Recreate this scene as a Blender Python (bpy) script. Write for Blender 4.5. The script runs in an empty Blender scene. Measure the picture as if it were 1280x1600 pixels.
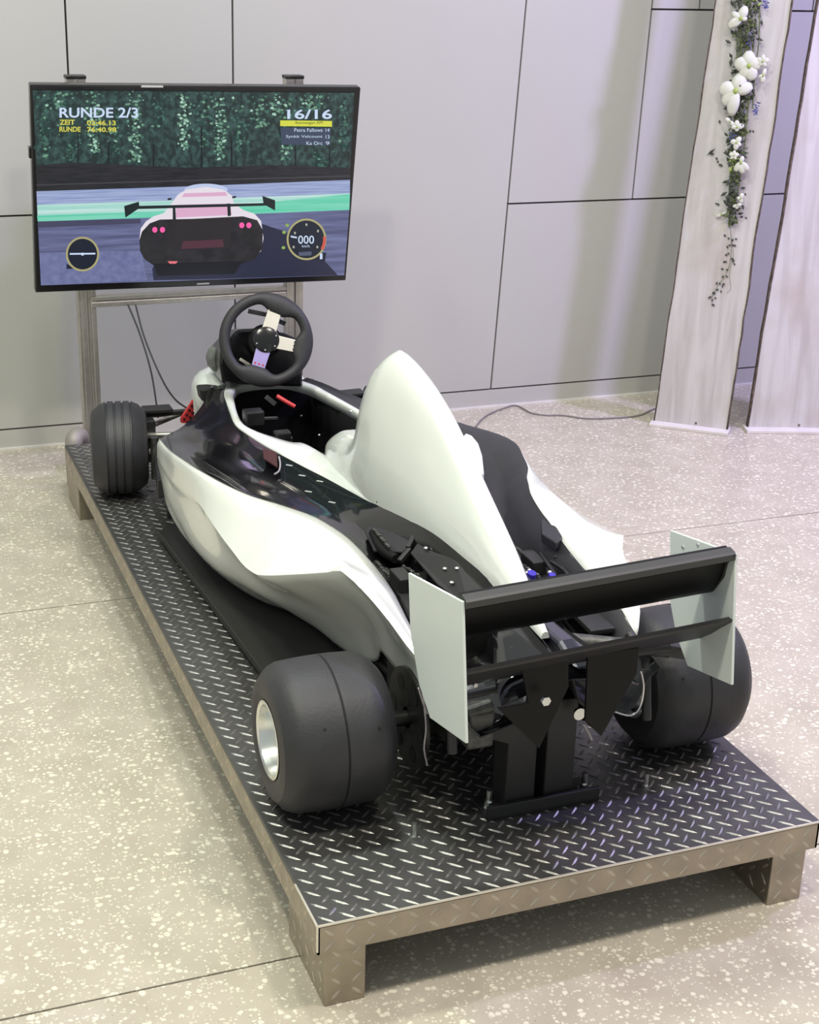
import bpy, math, random
from mathutils import Vector, Matrix
random.seed(7)
SC = bpy.context.scene
COL = SC.collection
PI = math.pi

# ------------------------------------------------------------------ camera
CAM = Vector((-0.6163, -1.8949, 1.6367))
RM = Matrix(((0.9329, 0.1044, -0.3447), (-0.3591, 0.3423, -0.8683), (0.0274, 0.9338, 0.3568)))
FPX = 2347.8
cd = bpy.data.cameras.new('camera'); cam = bpy.data.objects.new('camera', cd); COL.objects.link(cam)
cd.sensor_fit = 'AUTO'; cd.sensor_width = 36.0; cd.lens = FPX / 1600 * 36
cd.clip_start = 0.02; cd.clip_end = 60
cam.matrix_world = Matrix.Translation(CAM) @ RM.to_quaternion().to_matrix().to_4x4()
SC.camera = cam
# ------------------------------------------------------------------ world, light, exposure
wd = bpy.data.worlds.new('world'); SC.world = wd; wd.use_nodes = True
wd.node_tree.nodes['Background'].inputs[0].default_value = (0.93, 0.98, 0.97, 1)
wd.node_tree.nodes['Background'].inputs[1].default_value = 0.62
SC.view_settings.view_transform = 'Standard'; SC.view_settings.look = 'None'
SC.view_settings.gamma = 1; SC.view_settings.use_curve_mapping = False
SC.view_settings.exposure = -0.30

def area(name, loc, target, size, power, color=(1, 1, 1), shape='DISK', sy=None):
    l = bpy.data.lights.new(name, 'AREA'); l.shape = shape; l.size = size
    if sy: l.size_y = sy
    l.energy = power; l.color = color
    o = bpy.data.objects.new(name, l); COL.objects.link(o); o.location = loc
    d = Vector(target) - Vector(loc)
    o.rotation_euler = d.to_track_quat('-Z', 'Y').to_euler()
    return o
area('ceiling_light', (-0.9, -0.6, 3.9), (-0.2, 0.3, 0), 0.35, 80, (0.98, 0.95, 0.78))
area('ceiling_light', (1.1, -0.8, 3.9), (0.8, 0.2, 0), 0.35, 64, (1.0, 0.93, 0.82))
area('ceiling_light', (0.3, 1.3, 3.9), (0.3, 1.3, 0), 0.35, 58, (0.95, 1.0, 0.94))
area('ceiling_light', (-1.6, 1.2, 3.9), (-1.2, 1.5, 0), 0.35, 48, (0.93, 1.0, 0.86))
area('stage_light', (3.6, 0.9, 3.0), (2.7, 2.4, 0.7), 0.25, 125, (0.56, 0.46, 1.0))
area('stage_light', (2.6, -0.6, 3.8), (1.9, 1.6, 0.0), 0.3, 26, (0.96, 0.70, 1.0))

# ------------------------------------------------------------------ helpers
def at(u, v, ax, val):
    """point where the sight line of photo pixel (u, v) meets the plane axis=val"""
    d = RM @ Vector(((u - 640) / FPX, -(v - 800) / FPX, -1.0))
    t = (val - CAM[ax]) / d[ax]
    return CAM + d * t

class MB:
    def __init__(s): s.v = []; s.f = []; s.m = []
    def add(s, vs, fs, mi=0):
        b = len(s.v); s.v += [tuple(v) for v in vs]
        for f in fs: s.f.append(tuple(i + b for i in f)); s.m.append(mi)
        return s
    def box(s, c, d, R=None, mi=0):
        c = Vector(c); x, y, z = d[0] / 2, d[1] / 2, d[2] / 2
        vs = [Vector((i * x, j * y, k * z)) for i in (-1, 1) for j in (-1, 1) for k in (-1, 1)]
        if R is not None: vs = [R @ v for v in vs]
        return s.add([c + v for v in vs], [(0, 1, 3, 2), (4, 6, 7, 5), (0, 4, 5, 1), (2, 3, 7, 6), (0, 2, 6, 4), (1, 5, 7, 3)], mi)
    def bar(s, a, b, w, h, mi=0, up=(0, 0, 1)):
        a = Vector(a); b = Vector(b); d = (b - a); L = d.length; d.normalize()
        u = Vector(up); x = d.cross(u)
        if x.length < 1e-4: x = d.cross(Vector((0, 1, 0)))
        x.normalize(); z = x.cross(d)
        R = Matrix((x, d, z)).transposed()
        return s.box((a + b) / 2, (w, L, h), R, mi)
    def tube(s, pts, r, n=10, mi=0, cap=True):
        pts = [Vector(p) for p in pts]; rs = r if isinstance(r, (list, tuple)) else [r] * len(pts)
        vs = []; prev = None
        for i, p in enumerate(pts):
            t = (pts[min(i + 1, len(pts) - 1)] - pts[max(i - 1, 0)]).normalized()
            if prev is None:
                a = t.cross(Vector((0, 0, 1)))
                if a.length < 1e-3: a = t.cross(Vector((1, 0, 0)))
            else: a = prev - t * prev.dot(t)
            a.normalize(); prev = a; b = t.cross(a)
            for k in range(n):
                an = 2 * PI * k / n; vs.append(p + (a * math.cos(an) + b * math.sin(an)) * rs[i])
        fs = [(i * n + k, i * n + (k + 1) % n, (i + 1) * n + (k + 1) % n, (i + 1) * n + k) for i in range(len(pts) - 1) for k in range(n)]
        if cap: fs += [tuple(range(n))[::-1], tuple(range((len(pts) - 1) * n, len(pts) * n))]
        return s.add(vs, fs, mi)
    def grid(s, rows, mi=0, closed=False, flip=False):
        n = len(rows[0]); vs = [p for r in rows for p in r]; fs = []
        for i in range(len(rows) - 1):
            for k in range(n if closed else n - 1):
                f = (i * n + k, i * n + (k + 1) % n, (i + 1) * n + (k + 1) % n, (i + 1) * n + k)
                fs.append(f[::-1] if flip else f)
        return s.add(vs, fs, mi)
    def prism(s, poly, off, mi=0):
        """closed polygon extruded by vector off"""
        n = len(poly); off = Vector(off); p = [Vector(q) for q in poly]
        return s.add(p + [q + off for q in p], [tuple(range(n))[::-1], tuple(range(n, 2 * n))] + [(i, (i + 1) % n, (i + 1) % n + n, i + n) for i in range(n)], mi)
    def lathe(s, prof, c, ax=(1, 0, 0), n=48, mi=0):
        """prof: (along axis, radius)"""
        ax = Vector(ax).normalized(); c = Vector(c)
        a = ax.cross(Vector((0, 0, 1)))
        if a.length < 1e-3: a = ax.cross(Vector((0, 1, 0)))
        a.normalize(); b = ax.cross(a)
        rows = [[c + ax * h + (a * math.cos(2 * PI * k / n) + b * math.sin(2 * PI * k / n)) * r for k in range(n)] for h, r in prof]
        return s.grid(rows, mi, True)
    def ball(s, c, r, n=8, sc=(1, 1, 1), mi=0):
        c = Vector(c); rows = []
        for i in range(n + 1):
            th = PI * i / n
            rows.append([c + Vector((math.sin(th) * math.cos(2 * PI * k / (2 * n)) * sc[0], math.sin(th) * math.sin(2 * PI * k / (2 * n)) * sc[1], math.cos(th) * sc[2])) * r for k in range(2 * n)])
        return s.grid(rows, mi, True)
    def build(s, name, mats, parent=None, smooth=None, bevel=0, solid=0, normals=True):
        me = bpy.data.meshes.new(name); me.from_pydata([tuple(v) for v in s.v], [], s.f)
        if not isinstance(mats, (list, tuple)): mats = [mats]
        for m in mats: me.materials.append(m)
        for p, mi in zip(me.polygons, s.m): p.material_index = mi
        me.validate()
        import bmesh
        bm = bmesh.new(); bm.from_mesh(me)
        if normals: bmesh.ops.recalc_face_normals(bm, faces=bm.faces)
        bm.to_mesh(me); bm.free()
        if smooth is not None:
            for p in me.polygons: p.use_smooth = True
            me.set_sharp_from_angle(angle=math.radians(smooth))
        o = bpy.data.objects.new(name, me); COL.objects.link(o)
        if parent is not None: o.parent = parent
        if solid:
            md = o.modifiers.new('solid', 'SOLIDIFY'); md.thickness = solid; md.offset = 0
        if bevel:
            md = o.modifiers.new('bevel', 'BEVEL'); md.width = bevel; md.segments = 2; md.limit_method = 'ANGLE'
        return o

def split(mb, name, mats, parent=None, **kw):
    """one object per loose piece collected in mb"""
    par = list(range(len(mb.v)))
    def find(i):
        while par[i] != i: par[i] = par[par[i]]; i = par[i]
        return i
    for f in mb.f:
        r = find(f[0])
        for i in f[1:]: par[find(i)] = r
    groups = {}
    for f, m in zip(mb.f, mb.m): groups.setdefault(find(f[0]), []).append((f, m))
    out = []
    for fs in groups.values():
        idx = sorted({i for f, _ in fs for i in f}); mp = {i: k for k, i in enumerate(idx)}
        b = MB(); b.v = [mb.v[i] for i in idx]; b.f = [tuple(mp[i] for i in f) for f, _ in fs]; b.m = [m for _, m in fs]
        out.append(b.build(name, mats, parent, **kw))
    return out

def tag(o, label=None, cat=None, group=None, kind=None):
    if label: o['label'] = label
    if cat: o['category'] = cat
    if group: o['group'] = group
    if kind: o['kind'] = kind
    return o
def empty(name, label=None, cat=None, group=None, kind=None, parent=None, loc=(0, 0, 0)):
    o = bpy.data.objects.new(name, None); COL.objects.link(o); o.empty_display_size = 0.05
    if parent: o.parent = parent
    o.location = loc
    return tag(o, label, cat, group, kind)
def cr(ctrl, x):
    """Catmull-Rom-like smooth interpolation of a table [(x, a, b, ...)] sorted by x (either way)"""
    t = sorted(ctrl); n = len(t)
    if x <= t[0][0]: return list(t[0][1:])
    if x >= t[-1][0]: return list(t[-1][1:])
    for i in range(n - 1):
        if t[i][0] <= x <= t[i + 1][0]: break
    x0, x1 = t[i][0], t[i + 1][0]; h = x1 - x0; s = (x - x0) / h
    out = []
    for k in range(1, len(t[0])):
        d = (t[i + 1][k] - t[i][k]) / h
        m0 = ((t[i + 1][k] - t[i - 1][k]) / (x1 - t[i - 1][0])) if i > 0 else d
        m1 = ((t[i + 2][k] - t[i][k]) / (t[i + 2][0] - x0)) if i < n - 2 else d
        # limit overshoot
        if d == 0: m0 = m1 = 0
        else:
            m0 = d * max(0, min(3, m0 / d)); m1 = d * max(0, min(3, m1 / d))
        out.append((2 * s**3 - 3 * s**2 + 1) * t[i][k] + (s**3 - 2 * s**2 + s) * h * m0 + (-2 * s**3 + 3 * s**2) * t[i + 1][k] + (s**3 - s**2) * h * m1)
    return out
def spline(pts, n=8):
    pts = [Vector(p) for p in pts]; out = []
    for i in range(len(pts) - 1):
        p0 = pts[max(i - 1, 0)]; p1 = pts[i]; p2 = pts[i + 1]; p3 = pts[min(i + 2, len(pts) - 1)]
        for k in range(n):
            t = k / n
            out.append(0.5 * ((2 * p1) + (p2 - p0) * t + (2 * p0 - 5 * p1 + 4 * p2 - p3) * t * t + (3 * p1 - p0 - 3 * p2 + p3) * t**3))
    out.append(pts[-1]); return out

# ------------------------------------------------------------------ materials
def mat(name, col, rough=0.5, metal=0, coat=0, emit=None, es=1, bump=None, noise=None, spec=None):
    m = bpy.data.materials.new(name); m.use_nodes = True; nt = m.node_tree; b = nt.nodes['Principled BSDF']
    b.inputs['Base Color'].default_value = (*col, 1); b.inputs['Roughness'].default_value = rough; b.inputs['Metallic'].default_value = metal
    if coat: b.inputs['Coat Weight'].default_value = coat; b.inputs['Coat Roughness'].default_value = 0.04
    if spec is not None: b.inputs['Specular IOR Level'].default_value = spec
    if emit: b.inputs['Emission Color'].default_value = (*emit, 1); b.inputs['Emission Strength'].default_value = es
    tc = nt.nodes.new('ShaderNodeTexCoord')
    nz = nt.nodes.new('ShaderNodeTexNoise'); nz.inputs['Scale'].default_value = (noise or (20, 0))[0]; nz.inputs['Detail'].default_value = 5
    nt.links.new(tc.outputs['Object'], nz.inputs['Vector'])
    amt = (noise or (20, 0.05))[1]
    mx = nt.nodes.new('ShaderNodeMix'); mx.data_type = 'RGBA'; mx.blend_type = 'MULTIPLY'; mx.inputs[0].default_value = 1
    rp = nt.nodes.new('ShaderNodeMapRange'); rp.inputs[1].default_value = 0.3; rp.inputs[2].default_value = 0.7; rp.inputs[3].default_value = 1 - amt; rp.inputs[4].default_value = 1 + amt
    nt.links.new(nz.outputs[0], rp.inputs[0]); mx.inputs[6].default_value = (*col, 1)
    nt.links.new(rp.outputs[0], mx.inputs[7]); nt.links.new(mx.outputs[2], b.inputs['Base Color'])
    if bump:
        n2 = nt.nodes.new('ShaderNodeTexNoise'); n2.inputs['Scale'].default_value = bump[0]; n2.inputs['Detail'].default_value = 4
        nt.links.new(tc.outputs['Object'], n2.inputs['Vector'])
        bp = nt.nodes.new('ShaderNodeBump'); bp.inputs['Strength'].default_value = bump[1]; bp.inputs['Distance'].default_value = 0.002
        nt.links.new(n2.outputs[0], bp.inputs['Height']); nt.links.new(bp.outputs[0], b.inputs['Normal'])
    return m
white_gloss = mat('white_gloss', (0.80, 0.83, 0.78), 0.22, coat=0.7, noise=(3, 0.01))
endplate_white = mat('endplate_white', (0.68, 0.74, 0.71), 0.35, noise=(4, 0.01))
black_gloss = mat('black_gloss', (0.006, 0.006, 0.007), 0.12, coat=0.5, noise=(8, 0.1))
black_satin = mat('black_satin', (0.02, 0.02, 0.021), 0.45, noise=(30, 0.1))
pod_black = mat('pod_black', (0.022, 0.022, 0.026), 0.48, noise=(30, 0.1))
lip_grey = mat('flap_lip', (0.045, 0.045, 0.043), 0.5)
wing_black = mat('wing_black', (0.006, 0.006, 0.006), 0.4, spec=0.22)
floor_black = mat('floorpan_black', (0.028, 0.027, 0.027), 0.5, bump=(300, 0.2))
tub_black = mat('tub_black', (0.007, 0.0075, 0.008), 0.6, bump=(40, 0.3), spec=0.2)
rubber = mat('tyre_rubber', (0.030, 0.030, 0.033), 0.52, noise=(9, 0.25), bump=(160, 0.25))
groove = mat('tyre_seam', (0.006, 0.006, 0.006), 0.7)
alu = mat('rim_aluminium', (0.80, 0.82, 0.78), 0.22, metal=1)
steel = mat('zinc_steel', (0.72, 0.74, 0.72), 0.3, metal=1)
dark_steel = mat('dark_steel', (0.05, 0.05, 0.05), 0.4, metal=0.8, noise=(40, 0.3))
grey_cast = mat('cast_grey', (0.11, 0.11, 0.105), 0.5, metal=0.6, noise=(60, 0.4))
stand_metal = mat('brushed_stand_metal', (0.58, 0.55, 0.50), 0.35, metal=0.9, noise=(50, 0.08))
wheel_rubber = mat('wheel_leather', (0.022, 0.022, 0.024), 0.55, bump=(400, 0.25))
spoke_metal = mat('spoke_metal', (0.82, 0.78, 0.68), 0.35, metal=0.7)
violet_metal = mat('violet_spoke', (0.42, 0.36, 0.68), 0.35, metal=0.4)
red_plastic = mat('red_plastic', (0.50, 0.035, 0.04), 0.4)
red_dark = mat('red_dark', (0.05, 0.008, 0.01), 0.4)
blue_plastic = mat('blue_plastic', (0.05, 0.035, 0.42), 0.4)
green_plastic = mat('green_plastic', (0.02, 0.35, 0.14), 0.4)
tv_black = mat('tv_bezel', (0.008, 0.008, 0.009), 0.2)
cable_black = mat('cable_black', (0.012, 0.012, 0.012), 0.5)
cable_clear = mat('cable_pale', (0.34, 0.32, 0.34), 0.4)

def plate_mat(name, col, rough):
    m = mat(name, col, rough, metal=0.85, noise=(14, 0.15), bump=(220, 0.12)); return m
deck_metal = plate_mat('tread_plate_deck', (0.15, 0.147, 0.145), 0.45)
lug_metal = plate_mat('tread_plate_lugs', (0.30, 0.295, 0.285), 0.42)
skirt_metal = plate_mat('tread_plate_skirt', (0.39, 0.345, 0.28), 0.38)  # warm floor reflection is put into the side plates' colour
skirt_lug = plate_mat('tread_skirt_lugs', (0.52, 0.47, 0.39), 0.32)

def terrazzo():
    m = bpy.data.materials.new('terrazzo'); m.use_nodes = True; nt = m.node_tree; b = nt.nodes['Principled BSDF']
    L = nt.links.new; tc = nt.nodes.new('ShaderNodeTexCoord')
    nz = nt.nodes.new('ShaderNodeTexNoise'); nz.inputs['Scale'].default_value = 40; L(tc.outputs['Object'], nz.inputs['Vector'])
    mv = nt.nodes.new('ShaderNodeMix'); mv.data_type = 'RGBA'; mv.blend_type = 'LINEAR_LIGHT'; mv.inputs[0].default_value = 0.007
    L(tc.outputs['Object'], mv.inputs[6]); L(nz.outputs[1], mv.inputs[7])
    last = None
    base = nt.nodes.new('ShaderNodeTexNoise'); base.inputs['Scale'].default_value = 9; base.inputs['Detail'].default_value = 6; L(tc.outputs['Object'], base.inputs['Vector'])
    br = nt.nodes.new('ShaderNodeValToRGB'); br.color_ramp.elements[0].position = 0.3; br.color_ramp.elements[1].position = 0.7
    br.color_ramp.elements[0].color = (0.44, 0.395, 0.32, 1); br.color_ramp.elements[1].color = (0.52, 0.47, 0.39, 1)
    L(base.outputs[0], br.inputs[0]); last = br.outputs[0]
    for sc, thr, keep, colr in ((84, 0.60, 0.60, (0.75, 0.71, 0.585, 1)), (150, 0.58, 0.62, (0.66, 0.62, 0.51, 1)), (210, 0.25, 0.12, (0.22, 0.20, 0.17, 1))):
        vo = nt.nodes.new('ShaderNodeTexVoronoi'); vo.inputs['Scale'].default_value = sc; L(mv.outputs[2], vo.inputs['Vector'])
        sp = nt.nodes.new('ShaderNodeSeparateColor'); L(vo.outputs['Color'], sp.inputs[0])
        # radius varies by cell
        mr = nt.nodes.new('ShaderNodeMath'); mr.operation = 'MULTIPLY'; L(sp.outputs[1], mr.inputs[0]); mr.inputs[1].default_value = thr
        lt = nt.nodes.new('ShaderNodeMapRange'); L(vo.outputs['Distance'], lt.inputs[0])
        L(mr.outputs[0], lt.inputs[2]); sb = nt.nodes.new('ShaderNodeMath'); sb.operation = 'MULTIPLY'; L(mr.outputs[0], sb.inputs[0]); sb.inputs[1].default_value = 0.7
        L(sb.outputs[0], lt.inputs[1]); lt.inputs[3].default_value = 1; lt.inputs[4].default_value = 0
        kp = nt.nodes.new('ShaderNodeMath'); kp.operation = 'LESS_THAN'; L(sp.outputs[0], kp.inputs[0]); kp.inputs[1].default_value = keep
        mu = nt.nodes.new('ShaderNodeMath'); mu.operation = 'MULTIPLY'; L(lt.outputs[0], mu.inputs[0]); L(kp.outputs[0], mu.inputs[1])
        mx = nt.nodes.new('ShaderNodeMix'); mx.data_type = 'RGBA'; L(mu.outputs[0], mx.inputs[0]); L(last, mx.inputs[6]); mx.inputs[7].default_value = colr
        last = mx.outputs[2]
    L(last, b.inputs['Base Color']); b.inputs['Roughness'].default_value = 0.24
    b.inputs['Specular IOR Level'].default_value = 0.45
    return m
terr = terrazzo()
joint_mat = mat('joint_dark', (0.10, 0.09, 0.08), 0.7)
wall_mat = mat('wall_panel_grey', (0.455, 0.455, 0.425), 0.42, noise=(1.2, 0.03), bump=(500, 0.08))
gap_mat = mat('panel_gap', (0.07, 0.065, 0.06), 0.7)
base_mat = mat('skirting_grey', (0.46, 0.455, 0.425), 0.5, noise=(2, 0.03))
base_lip = mat('skirting_lip', (0.68, 0.66, 0.62), 0.5)

def wood(name, c1, c2, c3):
    m = bpy.data.materials.new(name); m.use_nodes = True; nt = m.node_tree; b = nt.nodes['Principled BSDF']; L = nt.links.new
    tc = nt.nodes.new('ShaderNodeTexCoord'); mp = nt.nodes.new('ShaderNodeMapping'); mp.inputs['Scale'].default_value = (26, 26, 1.6); L(tc.outputs['Object'], mp.inputs[0])
    n = nt.nodes.new('ShaderNodeTexNoise'); n.inputs['Scale'].default_value = 1; n.inputs['Detail'].default_value = 7; n.inputs['Distortion'].default_value = 0.6; L(mp.outputs[0], n.inputs[0])
    r = nt.nodes.new('ShaderNodeValToRGB'); r.color_ramp.elements[0].position = 0.3; r.color_ramp.elements[1].position = 0.62
    r.color_ramp.elements[0].color = (*c2, 1); r.color_ramp.elements[1].color = (*c1, 1); L(n.outputs[0], r.inputs[0])
    n2 = nt.nodes.new('ShaderNodeTexNoise'); n2.inputs['Scale'].default_value = 3.2; n2.inputs['Detail'].default_value = 4; L(tc.outputs['Object'], n2.inputs[0])
    r2 = nt.nodes.new('ShaderNodeValToRGB'); r2.color_ramp.elements[0].position = 0.52; r2.color_ramp.elements[1].position = 0.72
    r2.color_ramp.elements[0].color = (0, 0, 0, 1); r2.color_ramp.elements[1].color = (0.8, 0.8, 0.8, 1); L(n2.outputs[0], r2.inputs[0])
    mx = nt.nodes.new('ShaderNodeMix'); mx.data_type = 'RGBA'; L(r2.outputs[0], mx.inputs[0]); L(r.outputs[0], mx.inputs[6]); mx.inputs[7].default_value = (*c3, 1)
    L(mx.outputs[2], b.inputs['Base Color']); b.inputs['Roughness'].default_value = 0.7
    bp = nt.nodes.new('ShaderNodeBump'); bp.inputs['Strength'].default_value = 0.3; bp.inputs['Distance'].default_value = 0.003; L(n.outputs[0], bp.inputs['Height']); L(bp.outputs[0], b.inputs['Normal'])
    return m
plank_mat = wood('whitewashed_wood', (0.55, 0.53, 0.52), (0.43, 0.40, 0.39), (0.42, 0.36, 0.31))
bark_mat = mat('bark_edge', (0.10, 0.075, 0.06), 0.9, noise=(60, 0.5), bump=(80, 0.8))
foot_mat = mat('white_foot', (0.66, 0.62, 0.60), 0.6)

# ------------------------------------------------------------------ setting
H = 0.171; LP = 2.507; WP = 0.95; HS = 0.0565; WY = 3.032
X0, X1, Y0, Y1 = -4.0, 6.0, -3.2, WY
floor = empty('floor', kind='structure')
mb = MB(); mb.box(((X0 + X1) / 2, (Y0 + Y1) / 2, -0.03), (X1 - X0, Y1 - Y0 + 0.1, 0.04)); mb.build('subfloor', joint_mat, floor)
jy = [Y0, 0.1516 - 1.5616, 0.1516, 1.7132, Y1]; g = 0.0022
for i in range(4):
    mb = MB(); a, b = jy[i] + g, jy[i + 1] - g
    mb.box(((X0 + X1) / 2, (a + b) / 2, -0.005), (X1 - X0, b - a, 0.01)); mb.build('floor_slab', terr, floor)
wall = empty('wall_back', kind='structure')
mb = MB(); mb.box(((X0 + X1) / 2, WY + 0.06, 1.6), (X1 - X0, 0.08, 3.4)); mb.build('wall_core', gap_mat, wall)
# panels: (corners bottom-left, bottom-right, top-right, top-left) in x,z
g = 0.0032
ZT = 3.25; ZB = 0.069; ZH = 0.756; ZL = 0.776; ZU = 1.424
def sx(z): return 1.652 + (1.716 - 1.652) * (z - 0.07) / 1.38     # slightly slanting seam
def s2(z): return 2.19 + (z - 0.755) * 0.026
PAN = [
    [(X0, ZB), (0.145, ZB), (0.145, ZL), (X0, ZL)],
    [(X0, ZL), (0.148, ZL), (0.16, ZT), (X0, ZT)],
    [(0.145, ZB), (0.673, ZB), (0.69, ZT), (0.16, ZT), (0.148, ZL)],
    [(0.673, ZB), (sx(ZB), ZB), (sx(ZT), ZT), (0.69, ZT)],
    [(sx(ZB), ZB), (X1, ZB), (X1, ZH), (sx(ZH), ZH)],
    [(sx(ZH), ZH), (s2(ZH), ZH), (s2(ZT), ZT), (sx(ZT), ZT)],
    [(s2(ZH), ZH), (X1, ZH), (X1, ZU), (s2(ZU), ZU)],
    [(s2(ZU), ZU), (2.402, ZU), (2.43, ZT), (s2(ZT), ZT)],
    [(2.402, ZU), (2.885, ZU), (2.93, ZT), (2.43, ZT)],
    [(2.885, ZU), (X1, ZU), (X1, ZT), (2.93, ZT)],
]
for P in PAN:
    cx = sum(p[0] for p in P) / len(P); cz = sum(p[1] for p in P) / len(P)
    poly = []
    n = len(P)
    for i in range(n):      # inset each edge by g
        p0 = Vector(P[i - 1]); p1 = Vector(P[i]); p2 = Vector(P[(i + 1) % n])
        d1 = (p1 - p0).normalized(); d2 = (p2 - p1).normalized()
        n1 = Vector((-d1.y, d1.x)); n2 = Vector((-d2.y, d2.x))
        q = (n1 + n2); 
        if q.length < 1e-5: q = n1
        q = q / max(q.length_squared / 2, 1e-6)
        poly.append(p1 + q * g)
    mb = MB(); mb.prism([(p.x, WY, p.y) for p in poly], (0, 0.016, 0)); mb.build('panel', wall_mat, wall)
bb = empty('baseboard_back', kind='structure')
mb = MB(); mb.box(((X0 + X1) / 2, WY + 0.012, (ZB - 0.002) / 2), (X1 - X0, 0.02, ZB - 0.004)); mb.build('skirting_panel', base_mat, bb)
mb = MB(); mb.box(((X0 + X1) / 2, WY - 0.004, 0.003), (X1 - X0, 0.012, 0.006)); mb.build('skirting_lip', base_lip, bb)

# ------------------------------------------------------------------ display platform of tread plate
plat = empty('display_platform', 'low metal display platform clad in diamond tread plate standing on the terrazzo floor', 'platform')
def lug(mb, c, ang, ax, ay, L=0.0325, w=0.0060, h=0.0017, mi=0):
    """raised lens shaped lug on a surface with in-plane unit axes ax, ay"""
    n = ax.cross(ay); d = ax * math.cos(ang) + ay * math.sin(ang); p = n.cross(d)
    c = Vector(c)
    vs = [c - d * L / 2, c - d * L / 5 + p * w / 2, c + d * L / 5 + p * w / 2, c + d * L / 2, c + d * L / 5 - p * w / 2, c - d * L / 5 - p * w / 2,
          c - d * L / 4 + n * h, c + d * L / 4 + n * h]
    mb.add(vs, [(0, 1, 6), (1, 2, 7, 6), (2, 3, 7), (3, 4, 7), (4, 5, 6, 7), (5, 0, 6)], mi)
PT = 0.0362
mb = MB(); mb.box((WP / 2, LP / 2, H - 0.003), (WP, LP, 0.006)); mb.build('deck_plate', deck_metal, plat, bevel=0.0012)
mb = MB(); X = Vector((1, 0, 0)); Y = Vector((0, 1, 0)); Z = Vector((0, 0, 1))
nx = int(WP / PT); ny = int(LP / PT)
for i in range(nx + 1):
    for j in range(ny + 1):
        x = 0.018 + i * PT; y = 0.012 + j * PT
        if x < WP - 0.012 and y < LP - 0.01: lug(mb, (x, y, H), -PI / 4, X, Y)
        x += PT / 2; y += PT / 2
        if x < WP - 0.012 and y < LP - 0.01: lug(mb, (x, y, H), PI / 4, X, Y)
o = mb.build('deck_tread_lugs', lug_metal, plat, normals=False); o['kind'] = 'stuff'
# skirts
for a, b, nm in (((0, 0), (WP, 0), 0), ((WP, 0), (WP, LP), 1), ((WP, LP), (0, LP), 2), ((0, LP), (0, 0), 3)):
    a = Vector((*a, 0)); b = Vector((*b, 0)); d = (b - a).normalized(); nrm = d.cross(Z)
    mb = MB(); mb.bar(a + Z * (H - HS / 2 - 0.003) - nrm * 0.002, b + Z * (H - HS / 2 - 0.003) - nrm * 0.002, 0.004, HS - 0.006)
    sk = mb.build('skirt_plate', skirt_metal, plat)
    mb = MB(); L = (b - a).length; k = 0
    while 0.02 + k * PT < L - 0.02:
        for r_ in range(2):
            c = a + d * (0.02 + k * PT) + Z * (H - 0.018 - r_ * 0.026) + nrm * 0.0001
            lug(mb, c, (PI / 4) * (1 if (k + r_) % 2 else -1), d, Z, L=0.026, h=0.0015)
        k += 1
    q = mb.build('skirt_tread_lugs', skirt_lug, sk, normals=False); q['kind'] = 'stuff'
# worn bright rim along top edge
mb = MB(); mb.bar((0, -0.0005, H - 0.0015), (WP, -0.0005, H - 0.0015), 0.003, 0.003); mb.bar((-0.0005, 0, H - 0.0015), (-0.0005, 0.12, H - 0.0015), 0.003, 0.003)
mb.bar((-0.0006, -0.0006, H), (-0.0006, -0.0006, H - 0.05), 0.003, 0.003)
mb.build('edge_trim', mat('worn_edge', (0.80, 0.76, 0.66), 0.35, metal=0.6), plat)
LW = 0.078; LI = 0.012; ZLEG = H - HS + 0.002
LW = 0.071
for (lx, ly, dy) in ((LI + 0.004, LI, 0.20), (WP - LI - LW, LI, 0.20), (LI * 0.3, LP - 0.20, 0.20), (WP - LI - LW, LP - 0.20, 0.20)):
    mb = MB(); w0 = LW
    mb.box((lx + w0 / 2, ly + dy / 2, ZLEG / 2), (w0, dy, ZLEG)); lg = mb.build('leg', skirt_metal, plat, bevel=0.002)
    mb = MB()
    for r_ in range(4):
        for k in range(2):
            lug(mb, (lx + 0.02 + k * PT, ly - 0.0001, ZLEG - 0.016 - r_ * 0.027), (PI / 4) * (1 if (k + r_) % 2 else -1), X, Z, L=0.026, h=0.0015) if ly < 1 else None
        for k in range(5):
            lug(mb, (lx - 0.0001, ly + 0.02 + k * PT, ZLEG - 0.016 - r_ * 0.027), (PI / 4) * (1 if (k + r_) % 2 else -1), -Y, Z, L=0.026, h=0.0015)
    q = mb.build('leg_tread_lugs', skirt_lug, lg, normals=False); q['kind'] = 'stuff'
for (x, y) in ((0.236, 0.186), (0.707, 0.205)):
    mb = MB(); mb.tube([(x, y, H), (x, y, H + 0.028)], 0.0048, 10); mb.lathe([(0, 0.0001), (0, 0.008), (0.004, 0.008), (0.004, 0.004)], (x, y, H), (0, 0, 1), 6)
    mb.build('stud_bolt', steel, plat, smooth=40)
for (u, v) in ((845, 1418), (970, 1390)):
    p = at(u, v, 1, 0.06); mb = MB(); mb.ball((p.x, 0.035, H - HS - 0.012), 0.017, 6, (1, 1, 0.8)); mb.tube([(p.x, 0.035, H - HS - 0.01), (p.x, 0.035, H - 0.006)], 0.006, 8); mb.build('rubber_knob', black_satin, plat, smooth=40)

# ------------------------------------------------------------------ kart
XC = 0.49
kart = empty('race_kart', 'white and black racing kart with tall fin and rear wing on the tread plate platform', 'race car', loc=(0, 0, 0))
def mir(p): return Vector((2 * XC - p[0], p[1], p[2]))
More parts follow.
